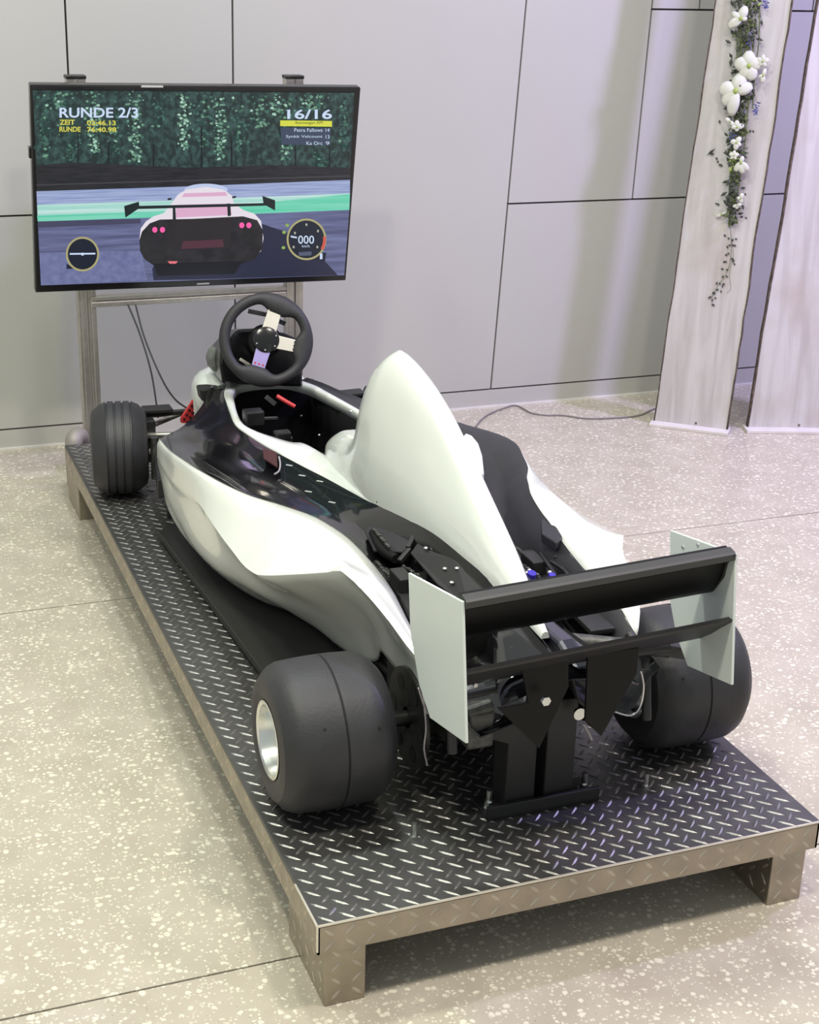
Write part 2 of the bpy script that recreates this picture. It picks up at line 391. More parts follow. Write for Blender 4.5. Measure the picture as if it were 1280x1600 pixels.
# A: white / black boundary (y, x, z)
A_T = [(1.70, 0.125, 0.433), (1.57, 0.116, 0.452), (1.45, 0.108, 0.476), (1.28, 0.106, 0.506), (1.16, 0.117, 0.521), (1.06, 0.145, 0.523), (0.98, 0.172, 0.527), (0.92, 0.204, 0.530),
       (0.86, 0.228, 0.535), (0.80, 0.252, 0.538), (0.70, 0.276, 0.537), (0.635, 0.284, 0.533), (0.58, 0.291, 0.525), (0.52, 0.2955, 0.516), (0.467, 0.296, 0.507), (0.416, 0.292, 0.499), (0.367, 0.288, 0.491), (0.32, 0.287, 0.478), (0.27, 0.286, 0.455), (0.15, 0.29, 0.43)]
C_T = [(1.70, 0.118, 0.385), (1.57, 0.104, 0.405), (1.45, 0.100, 0.405), (1.28, 0.096, 0.435), (1.16, 0.098, 0.456), (1.0, 0.104, 0.444), (0.87, 0.108, 0.441), (0.79, 0.105, 0.452), (0.71, 0.106, 0.470), (0.60, 0.146, 0.511),
       (0.52, 0.186, 0.543), (0.49, 0.200, 0.556), (0.455, 0.220, 0.541), (0.36, 0.242, 0.514), (0.30, 0.262, 0.480), (0.27, 0.283, 0.452)]
B_T = [(1.70, 0.119, 0.410), (1.57, 0.109, 0.43), (1.45, 0.102, 0.452), (1.28, 0.100, 0.478), (1.16, 0.1035, 0.485), (1.06, 0.122, 0.492), (0.98, 0.143, 0.503), (0.92, 0.160, 0.510), (0.87, 0.175, 0.518), (0.80, 0.19, 0.527), (0.71, 0.205, 0.536),
       (0.60, 0.219, 0.545), (0.52, 0.219, 0.555), (0.49, 0.216, 0.560), (0.455, 0.236, 0.541), (0.36, 0.255, 0.513), (0.30, 0.272, 0.481), (0.27, 0.285, 0.453)]
E_T = [(1.70, 0.128, 0.335), (1.57, 0.112, 0.30), (1.45, 0.118, 0.278), (1.34, 0.156, 0.235), (1.26, 0.193, 0.212), (1.15, 0.240, 0.204), (1.06, 0.300, 0.202), (0.96, 0.322, 0.202), (0.88, 0.328, 0.206), (0.78, 0.345, 0.216),
       (0.68, 0.345, 0.262), (0.60, 0.322, 0.325), (0.565, 0.312, 0.342), (0.45, 0.306, 0.350), (0.37, 0.300, 0.362), (0.32, 0.294, 0.39), (0.29, 0.290, 0.425), (0.27, 0.2855, 0.449)]
D1F = [(1.70, 0.2, 0.4, .5), (1.45, 0.10, 0.48, .45), (1.28, 0.08, 0.50, .40), (1.16, 0.10, 0.50, .40), (1.0, 0.24, 0.48, .46), (0.87, 0.46, 0.45, .58), (0.71, 0.62, 0.42, .70), (0.52, 0.60, 0.35, .72), (0.45, 0.5, 0.3, .72), (0.17, 0.4, 0.4, .7)]
def pod_row(y):
    A = cr(A_T, y); B = cr(B_T, y); C = cr(C_T, y); E = cr(E_T, y); f = cr(D1F, y)
    D = (C[0] + (E[0] - C[0]) * f[0], C[1] + (E[1] - C[1]) * f[1])
    F = (D[0] + (E[0] - D[0]) * f[2], D[1] + (E[1] - D[1]) * 0.5)
    lk = max(0, min(1, (1.20 - y) / 0.12))
    out = []
    def seg(p, q, n, bul=0.0):
        for k in range(n):
            t = k / n; b_ = 4 * t * (1 - t) * bul
            out.append(Vector((p[0] + (q[0] - p[0]) * t - b_, y, p[1] + (q[1] - p[1]) * t)))
    seg(A, B, 3, 0.002); seg(B, C, 4); 
    # crease lip
    out.append(Vector((C[0], y, C[1])))
    # smooth quadratic C->D->F->E
    pts = [Vector((C[0] + 0.001 + 0.003 * lk, 0, C[1] - 0.004 - 0.001 * lk)), Vector((D[0], 0, D[1])), Vector((F[0], 0, F[1])), Vector((E[0], 0, E[1]))]
    for p in spline(pts, 4): out.append(Vector((p.x, y, p.z)))
    return out
ys = [1.70 - 0.0225 * i for i in range(64)] + [0.27]; 
ys = sorted(set([round(y, 4) for y in ys] + [0.49, 0.52, 0.60, 0.71, 0.565, 1.16]), reverse=True)
def tub_pod(side):
    rows = [pod_row(y) for y in ys]
    # rounded front: pull a closing section inwards
    f0 = rows[0]; c = Vector((sum(p.x for p in f0) / len(f0) + 0.02, 0, sum(p.z for p in f0) / len(f0)))
    fr = [[Vector((p.x + (c.x - p.x) * k1 + k3, 1.70 + k2, p.z + (c.z - p.z) * k1)) for p in f0] for k1, k2, k3 in ((0.85, 0.012, 0.02), (0.35, 0.012, 0.008), (0.08, 0.006, 0.002))]
    rows = fr + rows
    if side > 0: rows = [[mir(p) for p in r] for r in rows]
    mb = MB(); mb.grid(rows)
    o = mb.build('side_pod', white_gloss, kart, smooth=24, solid=0.004)
    return o
tub_pod(-1); tub_pod(1)

# cockpit surround outer edge I (y, x, z) then engine cover base
I_T = [(2.06, 0.40, 0.457), (1.97, 0.362, 0.459), (1.90, 0.348, 0.459), (1.78, 0.330, 0.459), (1.68, 0.316, 0.460), (1.60, 0.322, 0.461), (1.50, 0.336, 0.463), (1.40, 0.352, 0.468), (1.28, 0.374, 0.474), (1.18, 0.391, 0.481),
       (1.05, 0.405, 0.493), (0.93, 0.412, 0.508), (0.885, 0.413, 0.517), (0.70, 0.424, 0.545), (0.605, 0.433, 0.553), (0.525, 0.443, 0.549), (0.42, 0.454, 0.543), (0.37, 0.462, 0.530), (0.20, 0.480, 0.490), (0.15, 0.485, 0.48)]
# black deck between pod top and cockpit surround
V_T = [(2.06, -0.005), (1.70, -0.004), (1.5, -0.012), (1.3, -0.03), (1.1, -0.035), (0.95, -0.04), (0.85, -0.06), (0.7, -0.085), (0.5, -0.095), (0.3, -0.10), (0.15, -0.09)]
FRONT = [(1.72, 0.135, 0.430), (1.76, 0.19, 0.436), (1.84, 0.25, 0.445), (1.93, 0.298, 0.452), (2.0, 0.325, 0.456), (2.06, 0.352, 0.457)]
def a_edge(y):
    if y <= 1.70: return cr(A_T, y)
    return cr([(1.70, 0.125, 0.433)] + FRONT, y)
def deck_row(y, bulge=0.012):
    A = a_edge(y); I = cr(I_T, y); v = cr(V_T, y)[0]; r = []
    N = 10
    for k in range(N + 1):
        t = k / N; x = A[0] + (I[0] - A[0]) * t; z = A[1] + (I[1] - A[1]) * t
        w = min(1, t / 0.3) * min(1, (1 - t) / 0.25); w = w * w * (3 - 2 * w)
        crest = 0.006 * math.exp(-((t - 0.08) / 0.08) ** 2) if y < 1.7 else 0
        bg = bulge * math.exp(-((t - 0.32) / 0.22) ** 2) * max(0, 1 - ((y - 1.42) / 0.42) ** 2)
        r.append(Vector((x, y, z + v * w + crest + bg * min(1, t / 0.12))))
    return [Vector((A[0] + 0.003, y, A[1] - 0.012))] + r + [Vector((I[0] + 0.004, y, I[1] - 0.02))]
dys = [2.06 - 0.03 * i for i in range(64)]
for s in (-1, 1):
    rows = [deck_row(y, 0.012 if s < 0 else 0.034) for y in dys]
    if s > 0: rows = [[mir(p) for p in r] for r in rows]
    mb = MB(); mb.grid(rows); mb.build('upper_bodywork', black_gloss if s < 0 else pod_black, kart, smooth=40, solid=0.003)
# dark engine bay filler and inner walls below decks
mb = MB()
rows = []
for y in [1.95, 1.8, 1.6, 1.4, 1.2, 1.0, 0.8]:
    I = cr(I_T, y); hw = XC - I[0] - 0.012
    rows.append([Vector((XC - hw, y, I[1] - 0.02)), Vector((XC - hw - 0.01, y, 0.36)), Vector((XC - hw * 0.9, y, 0.25)), Vector((XC - hw * 0.6, y, 0.215)), Vector((XC, y, 0.21)), Vector((XC + hw * 0.6, y, 0.215)), Vector((XC + hw * 0.9, y, 0.25)), Vector((XC + hw + 0.01, y, 0.36)), Vector((XC + hw, y, I[1] - 0.02))])
mb.grid(rows); mb.build('cockpit_tub', tub_black, kart, smooth=50, solid=0.004)

# cockpit surround (white), ring left and right halves in one mesh
OUT = [(XC, 2.085, .458), (0.44, 2.08, .458), (0.40, 2.06, .457), (0.362, 1.97, .459), (0.348, 1.90, .459), (0.330, 1.78, .459), (0.316, 1.68, .460), (0.322, 1.60, .461), (0.336, 1.50, .463), (0.352, 1.40, .468), (0.374, 1.28, .474), (0.391, 1.18, .481), (0.405, 1.05, .493), (0.412, 0.93, .508), (0.4135, 0.87, .519)]
INN = [(XC, 2.045, .458), (0.45, 2.04, .458), (0.415, 2.02, .458), (0.382, 1.95, .46), (0.366, 1.88, .46), (0.343, 1.76, .461), (0.334, 1.67, .462), (0.344, 1.61, .463), (0.368, 1.545, .466), (0.402, 1.475, .469), (0.430, 1.445, .472), (0.45, 1.30, .478), (0.455, 1.15, .49), (0.46, 1.0, .503), (0.46, 0.87, .515)]
OUT = spline(OUT, 5); INN = spline(INN, 5)
def ring(side):
    rows = []
    for p, q in zip(OUT, INN):
        r = [p + Z * -0.016, p + Z * -0.003, p + (q - p) * 0.06 + Z * 0.003, p + (q - p) * 0.35 + Z * 0.006, p + (q - p) * 0.7 + Z * 0.006, p + (q - p) * 0.95 + Z * 0.003, q, q + Z * -0.02]
        rows.append([mir(v) for v in r] if side > 0 else r)
    return rows
mb = MB(); mb.grid(ring(-1)); mb.grid(ring(1)); mb.build('cockpit_surround', white_gloss, kart, smooth=45, solid=0.003)

# engine cover with airbox and fin
EC = {
 1.405: [(.014,.474),(.0135,.476),(.013,.478),(.012,.480),(.010,.482),(.008,.484),(.005,.485),(.002,.486),(0,.486)],
 1.39: [(.026,.474),(.0255,.479),(.024,.485),(.021,.490),(.017,.494),(.013,.497),(.009,.499),(.004,.500),(0,.500)],
 1.35: [(.040,.474),(.0395,.484),(.038,.495),(.034,.505),(.028,.513),(.021,.519),(.014,.523),(.007,.525),(0,.525)],
 1.30: [(.051,.476),(.051,.490),(.049,.505),(.044,.519),(.036,.531),(.027,.540),(.018,.546),(.009,.549),(0,.549)],
 1.22: [(.061,.481),(.062,.498),(.061,.515),(.056,.533),(.047,.548),(.036,.559),(.024,.567),(.012,.571),(0,.572)],
 1.15: [(.066,.486),(.067,.505),(.066,.523),(.062,.541),(.054,.558),(.043,.572),(.029,.583),(.013,.590),(0,.592)],
 1.125:[(.067,.488),(.068,.508),(.067,.527),(.064,.546),(.057,.566),(.047,.585),(.034,.604),(.018,.620),(0,.627)],
 1.10: [(.069,.490),(.070,.511),(.069,.532),(.066,.555),(.060,.580),(.053,.608),(.045,.655),(.030,.690),(0,.708)],
 1.05: [(.072,.495),(.073,.520),(.072,.547),(.069,.578),(.064,.612),(.059,.650),(.051,.695),(.036,.752),(0,.778)],
 1.00: [(.075,.501),(.075,.530),(.074,.560),(.070,.597),(.064,.640),(.057,.690),(.046,.748),(.027,.797),(0,.816)],
 .96:  [(.077,.507),(.077,.537),(.075,.570),(.070,.612),(.063,.658),(.054,.708),(.040,.768),(.021,.812),(0,.828)],
 .90:  [(.077,.515),(.076,.545),(.073,.580),(.067,.622),(.059,.668),(.049,.715),(.036,.765),(.019,.800),(0,.810)],
 .80:  [(.073,.532),(.071,.56),(.067,.593),(.060,.630),(.052,.668),(.043,.706),(.032,.743),(.019,.768),(0,.775)],
 .70:  [(.066,.545),(.064,.567),(.060,.592),(.054,.62),(.047,.65),(.038,.68),(.028,.71),(.018,.729),(0,.733)],
 .525: [(.047,.549),(.046,.56),(.043,.573),(.04,.587),(.036,.602),(.031,.617),(.025,.630),(.017,.641),(0,.644)],
 .42:  [(.036,.543),(.0355,.549),(.034,.555),(.032,.562),(.03,.57),(.027,.578),(.022,.585),(.016,.591),(0,.593)],
 .37:  [(.029,.530),(.0285,.535),(.028,.54),(.027,.545),(.025,.551),(.023,.557),(.019,.563),(.014,.567),(0,.569)],
 .23:  [(.008,.497),(.008,.499),(.0075,.501),(.007,.503),(.006,.505),(.005,.507),(.004,.508),(.002,.509),(0,.51)],
}
RAISE = [(0.23, 0.0), (0.37, 0.012), (0.42, 0.016), (0.525, 0.021), (0.70, 0.023), (0.80, 0.020), (0.90, 0.009), (0.96, 0.0), (1.5, 0.0)]
EC = {y: [(w, z + cr(RAISE, y)[0] * (i / 8)) for i, (w, z) in enumerate(v)] for y, v in EC.items()}
tabs = [[(y, *v[i]) for y, v in EC.items()] for i in range(9)]
rows = []
yy = sorted([0.23 + (1.39 - 0.23) * k / 100 for k in range(101)] + [1.40, 1.405], reverse=True)
for y in yy:
    prof = [cr(t, y) for t in tabs]
    # refine profile
    pr = spline([(w, 0, z) for w, z in prof], 3)
    L_ = [Vector((XC - p.x, y, p.z)) for p in pr]
    rows.append(L_ + [mir(p) for p in L_[::-1][1:]])
mb = MB(); mb.grid(rows); mb.add(rows[0], [tuple(range(len(rows[0])))]); mb.add(rows[-1], [tuple(range(len(rows[-1])))])
mb.build('engine_cover', white_gloss, kart, smooth=50)
for (u, v, x) in ((527, 709, 0.434), (591, 785, 0.4165)):
    p = at(u, v, 0, x); mb = MB(); mb.lathe([(0, 0.0001), (0, 0.0055), (-0.003, 0.0055), (-0.006, 0.0035), (-0.006, 0.0001)], p + X * 0.003, (1, 0.2, 0.1), 12); mb.build('cover_bolt', black_satin, kart, smooth=40)

# nose cowl ahead of the cockpit
NS = {2.09: (.150, .34, .455), 2.16: (.165, .30, .470), 2.26: (.155, .27, .462), 2.36: (.115, .25, .41), 2.44: (.07, .25, .35), 2.475: (.03, .27, .31)}
rows = []
for y in sorted([2.09 + 0.0175 * k for k in range(23)]):
    w, z0, z1 = cr([(k, *v) for k, v in NS.items()], y); r = []
    for k in range(24):
        a = 2 * PI * k / 24; ca, sa = math.cos(a), math.sin(a)
        r.append(Vector((XC + w * math.copysign(abs(ca) ** 0.6, ca), y, (z0 + z1) / 2 + (z1 - z0) / 2 * math.copysign(abs(sa) ** 0.6, sa))))
    rows.append(r)
mb = MB(); mb.grid(rows, closed=True); mb.add(rows[0], [tuple(range(24))]); mb.add(rows[-1], [tuple(range(24))]); mb.build('nose_cone', white_gloss, kart, smooth=50)
mb = MB(); mb.box((XC, 2.072, 0.325), (0.32, 0.008, 0.25)); mb.build('front_bulkhead', tub_black, kart, bevel=0.003)
P = [at(u, v, 2, 0.560) for u, v in ((716, 690), (728, 676), (738, 680), (748, 692), (754, 710), (757, 738), (742, 745), (722, 710))]
mb = MB(); mb.prism(P, (0, 0, -0.03)); mb.build('inner_fairing', white_gloss, kart, bevel=0.004)
# red mesh fin with dark holes
P = [at(302, 625, 1, 2.07), at(283, 654, 1, 2.07), at(283, 661, 1, 2.07), at(304, 663, 1, 2.07)]
mb = MB(); mb.prism(P, (0, 0.012, 0)); rf = mb.build('red_grille', red_plastic, kart, bevel=0.001)
mb = MB()
for (u, v) in ((300, 634), (296, 641), (301, 645), (292, 648), (297, 652), (288, 655), (293, 659), (301, 657)):
    p = at(u, v, 1, 2.069); mb.lathe([(0, 0.0001), (0, 0.004), (0.002, 0.004), (0.002, 0.0001)], p, (0, -1, 0), 8)
split(mb, 'grille_hole', red_dark, rf)

# floor pan
pan = [(0.105, 1.66), (0.135, 1.70), (0.30, 1.74), (0.68, 1.74), (0.845, 1.70), (0.875, 1.66), (0.835, 0.80), (0.815, 0.56), (0.165, 0.56), (0.145, 0.80)]
mb = MB(); mb.prism([(x, y, 0.181) for x, y in pan], (0, 0, 0.018)); mb.build('floor_pan', floor_black, kart, bevel=0.002)
# chassis tubes and central hull under the bodywork
mb = MB()
for s in (-1, 1):
    mb.tube([(XC + s * 0.13, 2.25, 0.23), (XC + s * 0.2, 1.9, 0.225), (XC + s * 0.21, 1.7, 0.225), (XC + s * 0.13, 1.1, 0.225), (XC + s * 0.11, 0.6, 0.235), (XC + s * 0.11, 0.40, 0.24)], 0.014, 10)
mb.tube([(XC - 0.2, 1.85, 0.225), (XC + 0.2, 1.85, 0.225)], 0.012); split(mb, 'chassis_tube', black_satin, kart, smooth=50)
mb = MB()
rows = []
for y, w, z0, z1 in ((2.2, .13, .24, .40), (1.9, .2, .215, .415), (1.66, .25, .21, .40), (1.5, .24, .205, .38), (1.2, .17, .205, .38), (1.0, .13, .205, .38), (0.7, .12, .22, .40), (0.55, .12, .23, .40)):
    # side walls only
    rows.append([Vector((XC - w, y, z1)), Vector((XC - w, y, z0)), Vector((XC + w, y, z0)), Vector((XC + w, y, z1))])
mb.grid(rows); mb.build('hull', black_satin, kart, solid=0.003)
# front bits: black pod inlet brackets near the wheel
mb = MB()
mb.bar((0.13, 1.70, 0.30), (0.18, 1.98, 0.27), 0.03, 0.05); mb.bar((0.15, 1.72, 0.22), (0.21, 2.0, 0.24), 0.02, 0.03)
mb.bar((0.85, 1.70, 0.30), (0.80, 1.98, 0.27), 0.03, 0.05); split(mb, 'pod_bracket', black_satin, kart, bevel=0.003)

# front suspension
for s in (-1, 1):
    def q(x, y, z): return (XC + s * (XC - x), y, z)
    mb = MB(); mb.tube([q(0.165, 2.07, 0.30), q(0.26, 2.09, 0.30)], 0.011); mb.tube([q(0.165, 2.05, 0.33), q(0.30, 1.98, 0.345)], 0.008); mb.tube([q(0.165, 2.10, 0.335), q(0.30, 2.18, 0.35)], 0.008)
    split(mb, 'suspension_arm', stand_metal, kart, smooth=50)
    mb = MB(); mb.bar(q(0.165, 2.11, 0.387), q(0.245, 2.11, 0.385), 0.05, 0.010); mb.bar(q(0.165, 2.11, 0.372), q(0.30, 2.13, 0.365), 0.02, 0.012); mb.bar(q(0.172, 2.07, 0.25), q(0.172, 2.07, 0.37), 0.03, 0.035); split(mb, 'steering_bracket', black_satin, kart, bevel=0.002)
    mb = MB(); mb.tube([q(0.172, 2.0, 0.22), q(0.172, 2.0, 0.34)], 0.012, 10); mb.build('damper', grey_cast, kart, smooth=40)
    mb = MB(); mb.tube([q(0.17, 2.06, 0.282), q(0.24, 2.03, 0.282)], 0.012); mb.build('tie_rod', mat('pale_rod', (0.6, 0.6, 0.55), 0.4), kart, smooth=40)

# wheels
def wheel(name, xo, xi, y, r, rr, grooved, turn=0):
    """xo outer face x, xi inner face x"""
    s = 1 if xi > xo else -1; w = abs(xi - xo); c = Vector((xo, y, H + r + 0.0015))
    w_ = empty(name, parent=kart)
    R0 = rr
    prof = [(0.012, R0 - 0.004), (0.004, R0 + 0.002), (0.0, R0 + 0.012), (-0.003, R0 + (r - R0) * 0.35), (0.001, R0 + (r - R0) * 0.6), (0.010, r - 0.019), (0.020, r - 0.009), (0.034, r - 0.0030)]
    if not grooved:
        n_ = 12
        mid = [(0.034 + (w - 0.068) * k / n_, r - 0.0030 + 0.0030 * math.sin(PI * k / n_)) for k in range(1, n_)]
        # seam groove
        k0 = w * 0.52
        mid = [m for m in mid if abs(m[0] - k0) > 0.006] + [(k0 - 0.0022, r - 0.0001), (k0 - 0.0010, r - 0.0035), (k0 + 0.0010, r - 0.0035), (k0 + 0.0022, r - 0.0001)]
        mid.sort()
    else:
        mid = []; nn = 4; a = 0.030; b = w - 0.030
        for k in range(nn):
            gx = a + (b - a) * (k + 0.5) / nn
            mid += [(gx - 0.003, r), (gx - 0.0022, r - 0.005), (gx + 0.0022, r - 0.005), (gx + 0.003, r)]
    full = prof + mid + [(w - h, rad) for h, rad in prof[::-1]]
    mb = MB(); mb.lathe(full, c, (s, 0, 0), 72)
    ty = mb.build('tyre', rubber, w_, smooth=28)
    if not grooved:
        mb = MB(); k0 = w * 0.52; mb.lathe([(k0 - 0.0019, r - 0.0012), (k0, r - 0.0020), (k0 + 0.0019, r - 0.0012)], c, (s, 0, 0), 72); mb.build('tread_seam', groove, w_)
        mb = MB()   # faint moulded marks and tread wear holes
        for (fx, an) in ((0.33, 0.10), (0.80, 0.0), (0.33, 1.9), (0.80, 2.1)):
            a_ = PI + an - 0.1
            n = Vector((0, math.cos(a_), math.sin(-a_) * -1)); 
            n = Vector((0, -math.cos(an + 0.45), math.sin(an + 0.45)))
            p = c + Vector((s * w * fx, 0, 0)) + n * (r - 0.0008)
            mb.lathe([(0, 0.0001), (0, 0.0026), (0.0009, 0.0026), (0.0009, 0.0001)], p, n, 8)
        split(mb, 'wear_hole', groove, w_)
    mb = MB(); mb.lathe([(0.013, R0 - 0.006), (0.002, R0 - 0.003), (-0.001, R0 + 0.002), (0.0, R0 + 0.005), (0.008, R0 + 0.001), (0.02, R0 - 0.002), (w - 0.02, R0 - 0.002), (w - 0.008, R0 + 0.001), (w, R0 + 0.005), (w + 0.001, R0 + 0.002), (w - 0.004, R0 - 0.006)], c, (s, 0, 0), 48)
    mb.lathe([(0.013, R0 - 0.006), (0.03, R0 - 0.010), (0.05, R0 - 0.016), (0.075, R0 - 0.018), (0.08, 0.03), (0.078, 0.0001)], c, (s, 0, 0), 48)
    mb.lathe([(w - 0.004, R0 - 0.006), (w - 0.05, R0 - 0.012), (w - 0.055, 0.02), (w - 0.05, 0.0001)], c, (s, 0, 0), 48)
    rim = mb.build('rim', alu, w_, smooth=35)
    mb = MB(); mb.lathe([(0.078, 0.026), (0.050, 0.024), (0.046, 0.018), (0.046, 0.0001)], c, (s, 0, 0), 24)
    mb.build('hub', steel, w_, smooth=35); mb = MB()
    for k in range(3):
        a = 2 * PI * k / 3 + 0.4; p = c + Vector((s * 0.068, math.cos(a) * 0.036, math.sin(a) * 0.036)); mb.lathe([(0.01, 0.006), (-0.006, 0.006), (-0.006, 0.0001)], p, (s, 0, 0), 6)
    split(mb, 'wheel_nut', steel, w_, smooth=35)
    if turn:
        w_.location = c
        for ch in w_.children: ch.data.transform(Matrix.Translation(-c))
        w_.rotation_euler.z = turn
    return w_
wheel('rear_wheel', 0.020, 0.226, 0.355, 0.138, 0.066, False)
wheel('rear_wheel', 0.948, 0.742, 0.355, 0.138, 0.066, False)
wheel('front_wheel', 0.014, 0.160, 2.07, 0.128, 0.066, True, math.radians(-10))
wheel('front_wheel', 0.966, 0.820, 2.07, 0.128, 0.066, True, math.radians(-10))

# rear axle, engine, sprocket
AZ = H + 0.1395
mb = MB(); mb.tube([(0.19, 0.355, AZ), (0.79, 0.355, AZ)], 0.014, 14); mb.build('rear_axle', dark_steel, kart, smooth=40)
def disc(name, x, r, t, m, holes=5):
    mb = MB(); c = (x, 0.355, AZ); mb.lathe([(0, 0.02), (0, r * 0.42), (0, r), (t, r), (t, r * 0.42), (t, 0.02)], c, (1, 0, 0), 40)
    d_ = mb.build(name, m, kart, smooth=30); mb = MB()
    for k in range(holes):
        a = 2 * PI * k / holes; mb.lathe([(-0.0008, r * 0.17), (-0.0008, 0.0001)], (x, 0.355 + math.cos(a) * r * 0.7, AZ + math.sin(a) * r * 0.7), (1, 0, 0), 14)
        mb.lathe([(-0.003, 0.004), (-0.003, 0.0001)], (x, 0.355 + math.cos(a + 0.6) * r * 0.32, AZ + math.sin(a + 0.6) * r * 0.32), (1, 0, 0), 8)
    split(mb, 'disc_hole', groove, d_)
disc('sprocket', 0.283, 0.095, 0.008, dark_steel, 6)
disc('brake_disc', 0.66, 0.08, 0.006, grey_cast, 6)
mb = MB(); mb.box((0.42, 0.48, 0.30), (0.20, 0.18, 0.13)); mb.box((0.60, 0.48, 0.31), (0.12, 0.16, 0.16)); mb.box((0.42, 0.40, 0.42), (0.12, 0.10, 0.10)); split(mb, 'engine_block', dark_steel, kart, bevel=0.012)
mb = MB()
for k in range(7): mb.box((0.60, 0.395 - 0.0, 0.25 + k * 0.022), (0.13, 0.03, 0.008))
split(mb, 'cooling_fin', grey_cast, kart)
mb = MB(); mb.lathe([(0, 0.03), (0, 0.045), (0.07, 0.045), (0.07, 0.03)], (0.33, 0.42, 0.36), (1, 0, 0), 24); mb.lathe([(0, 0.0001), (0, 0.022), (0.09, 0.022), (0.09, 0.0001)], (0.50, 0.28, 0.36), (1, 0, 0), 20); split(mb, 'silencer', grey_cast, kart, smooth=40)
for (xa, xb) in ((0.28, 0.44), (0.55, 0.72)):
    mb = MB(); mb.box(((xa + xb) / 2, 0.345, AZ), (0.03, 0.07, 0.09)); mb.build('axle_carrier', dark_steel, kart, bevel=0.006)
# rear bumper bars
mb = MB()
mb.tube([(0.275, 0.17, 0.470), (0.50, 0.17, 0.480), (0.705, 0.17, 0.475)], 0.009, 10); mb.tube([(0.275, 0.18, 0.435), (0.43, 0.18, 0.445)], 0.008, 10)
mb.tube([(0.30, 0.18, 0.33), (0.30, 0.2, 0.44), (0.31, 0.25, 0.47)], 0.009, 10); mb.tube([(0.68, 0.18, 0.33), (0.68, 0.2, 0.44), (0.67, 0.25, 0.47)], 0.009, 10)
split(mb, 'bumper_tube', black_satin, kart, smooth=50)
mb = MB(); mb.tube([(0.56, 0.30, 0.45), (0.66, 0.26, 0.445), (0.74, 0.22, 0.44)], [0.016, 0.014, 0.014], 14); mb.build('exhaust_pipe', grey_cast, kart, smooth=50)
mb = MB(); mb.bar((0.66, 0.20, 0.475), (0.775, 0.20, 0.44), 0.03, 0.022); mb.bar((0.775, 0.20, 0.44), (0.80, 0.18, 0.435), 0.035, 0.035); split(mb, 'bumper_arm', black_satin, kart, bevel=0.003)
# small bracket, caliper pieces seen through the gap
mb = MB(); mb.box((0.355, 0.21, 0.36), (0.05, 0.05, 0.07)); mb.tube([(0.33, 0.2, 0.39), (0.38, 0.2, 0.40)], 0.014); split(mb, 'caliper', grey_cast, kart, bevel=0.005)
mb = MB(); mb.bar((0.345, 0.20, 0.375), (0.435, 0.20, 0.335), 0.012, 0.045); mb.build('stay_plate', black_satin, kart)
mb = MB()
for (u, v, y, r) in ((851, 1093, 0.066, .0085), (903, 1113, 0.183, .0115), (948, 1073, 0.10, .006), (925, 1037, 0.10, .004), (741, 1068, 0.16, .004)):
    p = at(u, v, 1, y); mb.lathe([(0, 0.0001), (0.0, r * 0.55), (-0.002, r), (-0.008, r), (-0.008, 0.0001)], p, (0, 1, 0), 6 if r < .01 else 16)
split(mb, 'rear_bolt', steel, kart, smooth=30)
# wires hanging at left rear
for pts in ([(661, 1085), (664, 1110), (666, 1140), (663, 1170), (668, 1196)], [(654, 1075), (661, 1098), (668, 1115)]):
    mb = MB(); mb.tube(spline([at(u, v, 1, 0.24) for u, v in pts], 5), 0.0016, 6); mb.build('loose_wire', cable_clear, kart, smooth=60)
mb = MB(); mb.tube(spline([at(u, v, 1, 0.16) for u, v in [(1002, 1050), (1006, 1075), (1000, 1105), (985, 1118), (960, 1112)]], 5), 0.0022, 6); mb.build('loose_wire', steel, kart, smooth=60)
mb = MB(); mb.tube(spline([at(u, v, 1, 0.10) for u, v in [(912, 1131), (920, 1145), (925, 1156)]], 4), 0.002, 6); mb.build('loose_wire', cable_clear, kart, smooth=60)

# engine bay details on the black deck (left and right)
def plate(pts, m, name, th=0.004, dz=0.0):
    mb = MB(); mb.prism([Vector(p) + Z * dz for p in pts], (0, 0, th)); return mb.build(name, m, kart, bevel=0.0008)
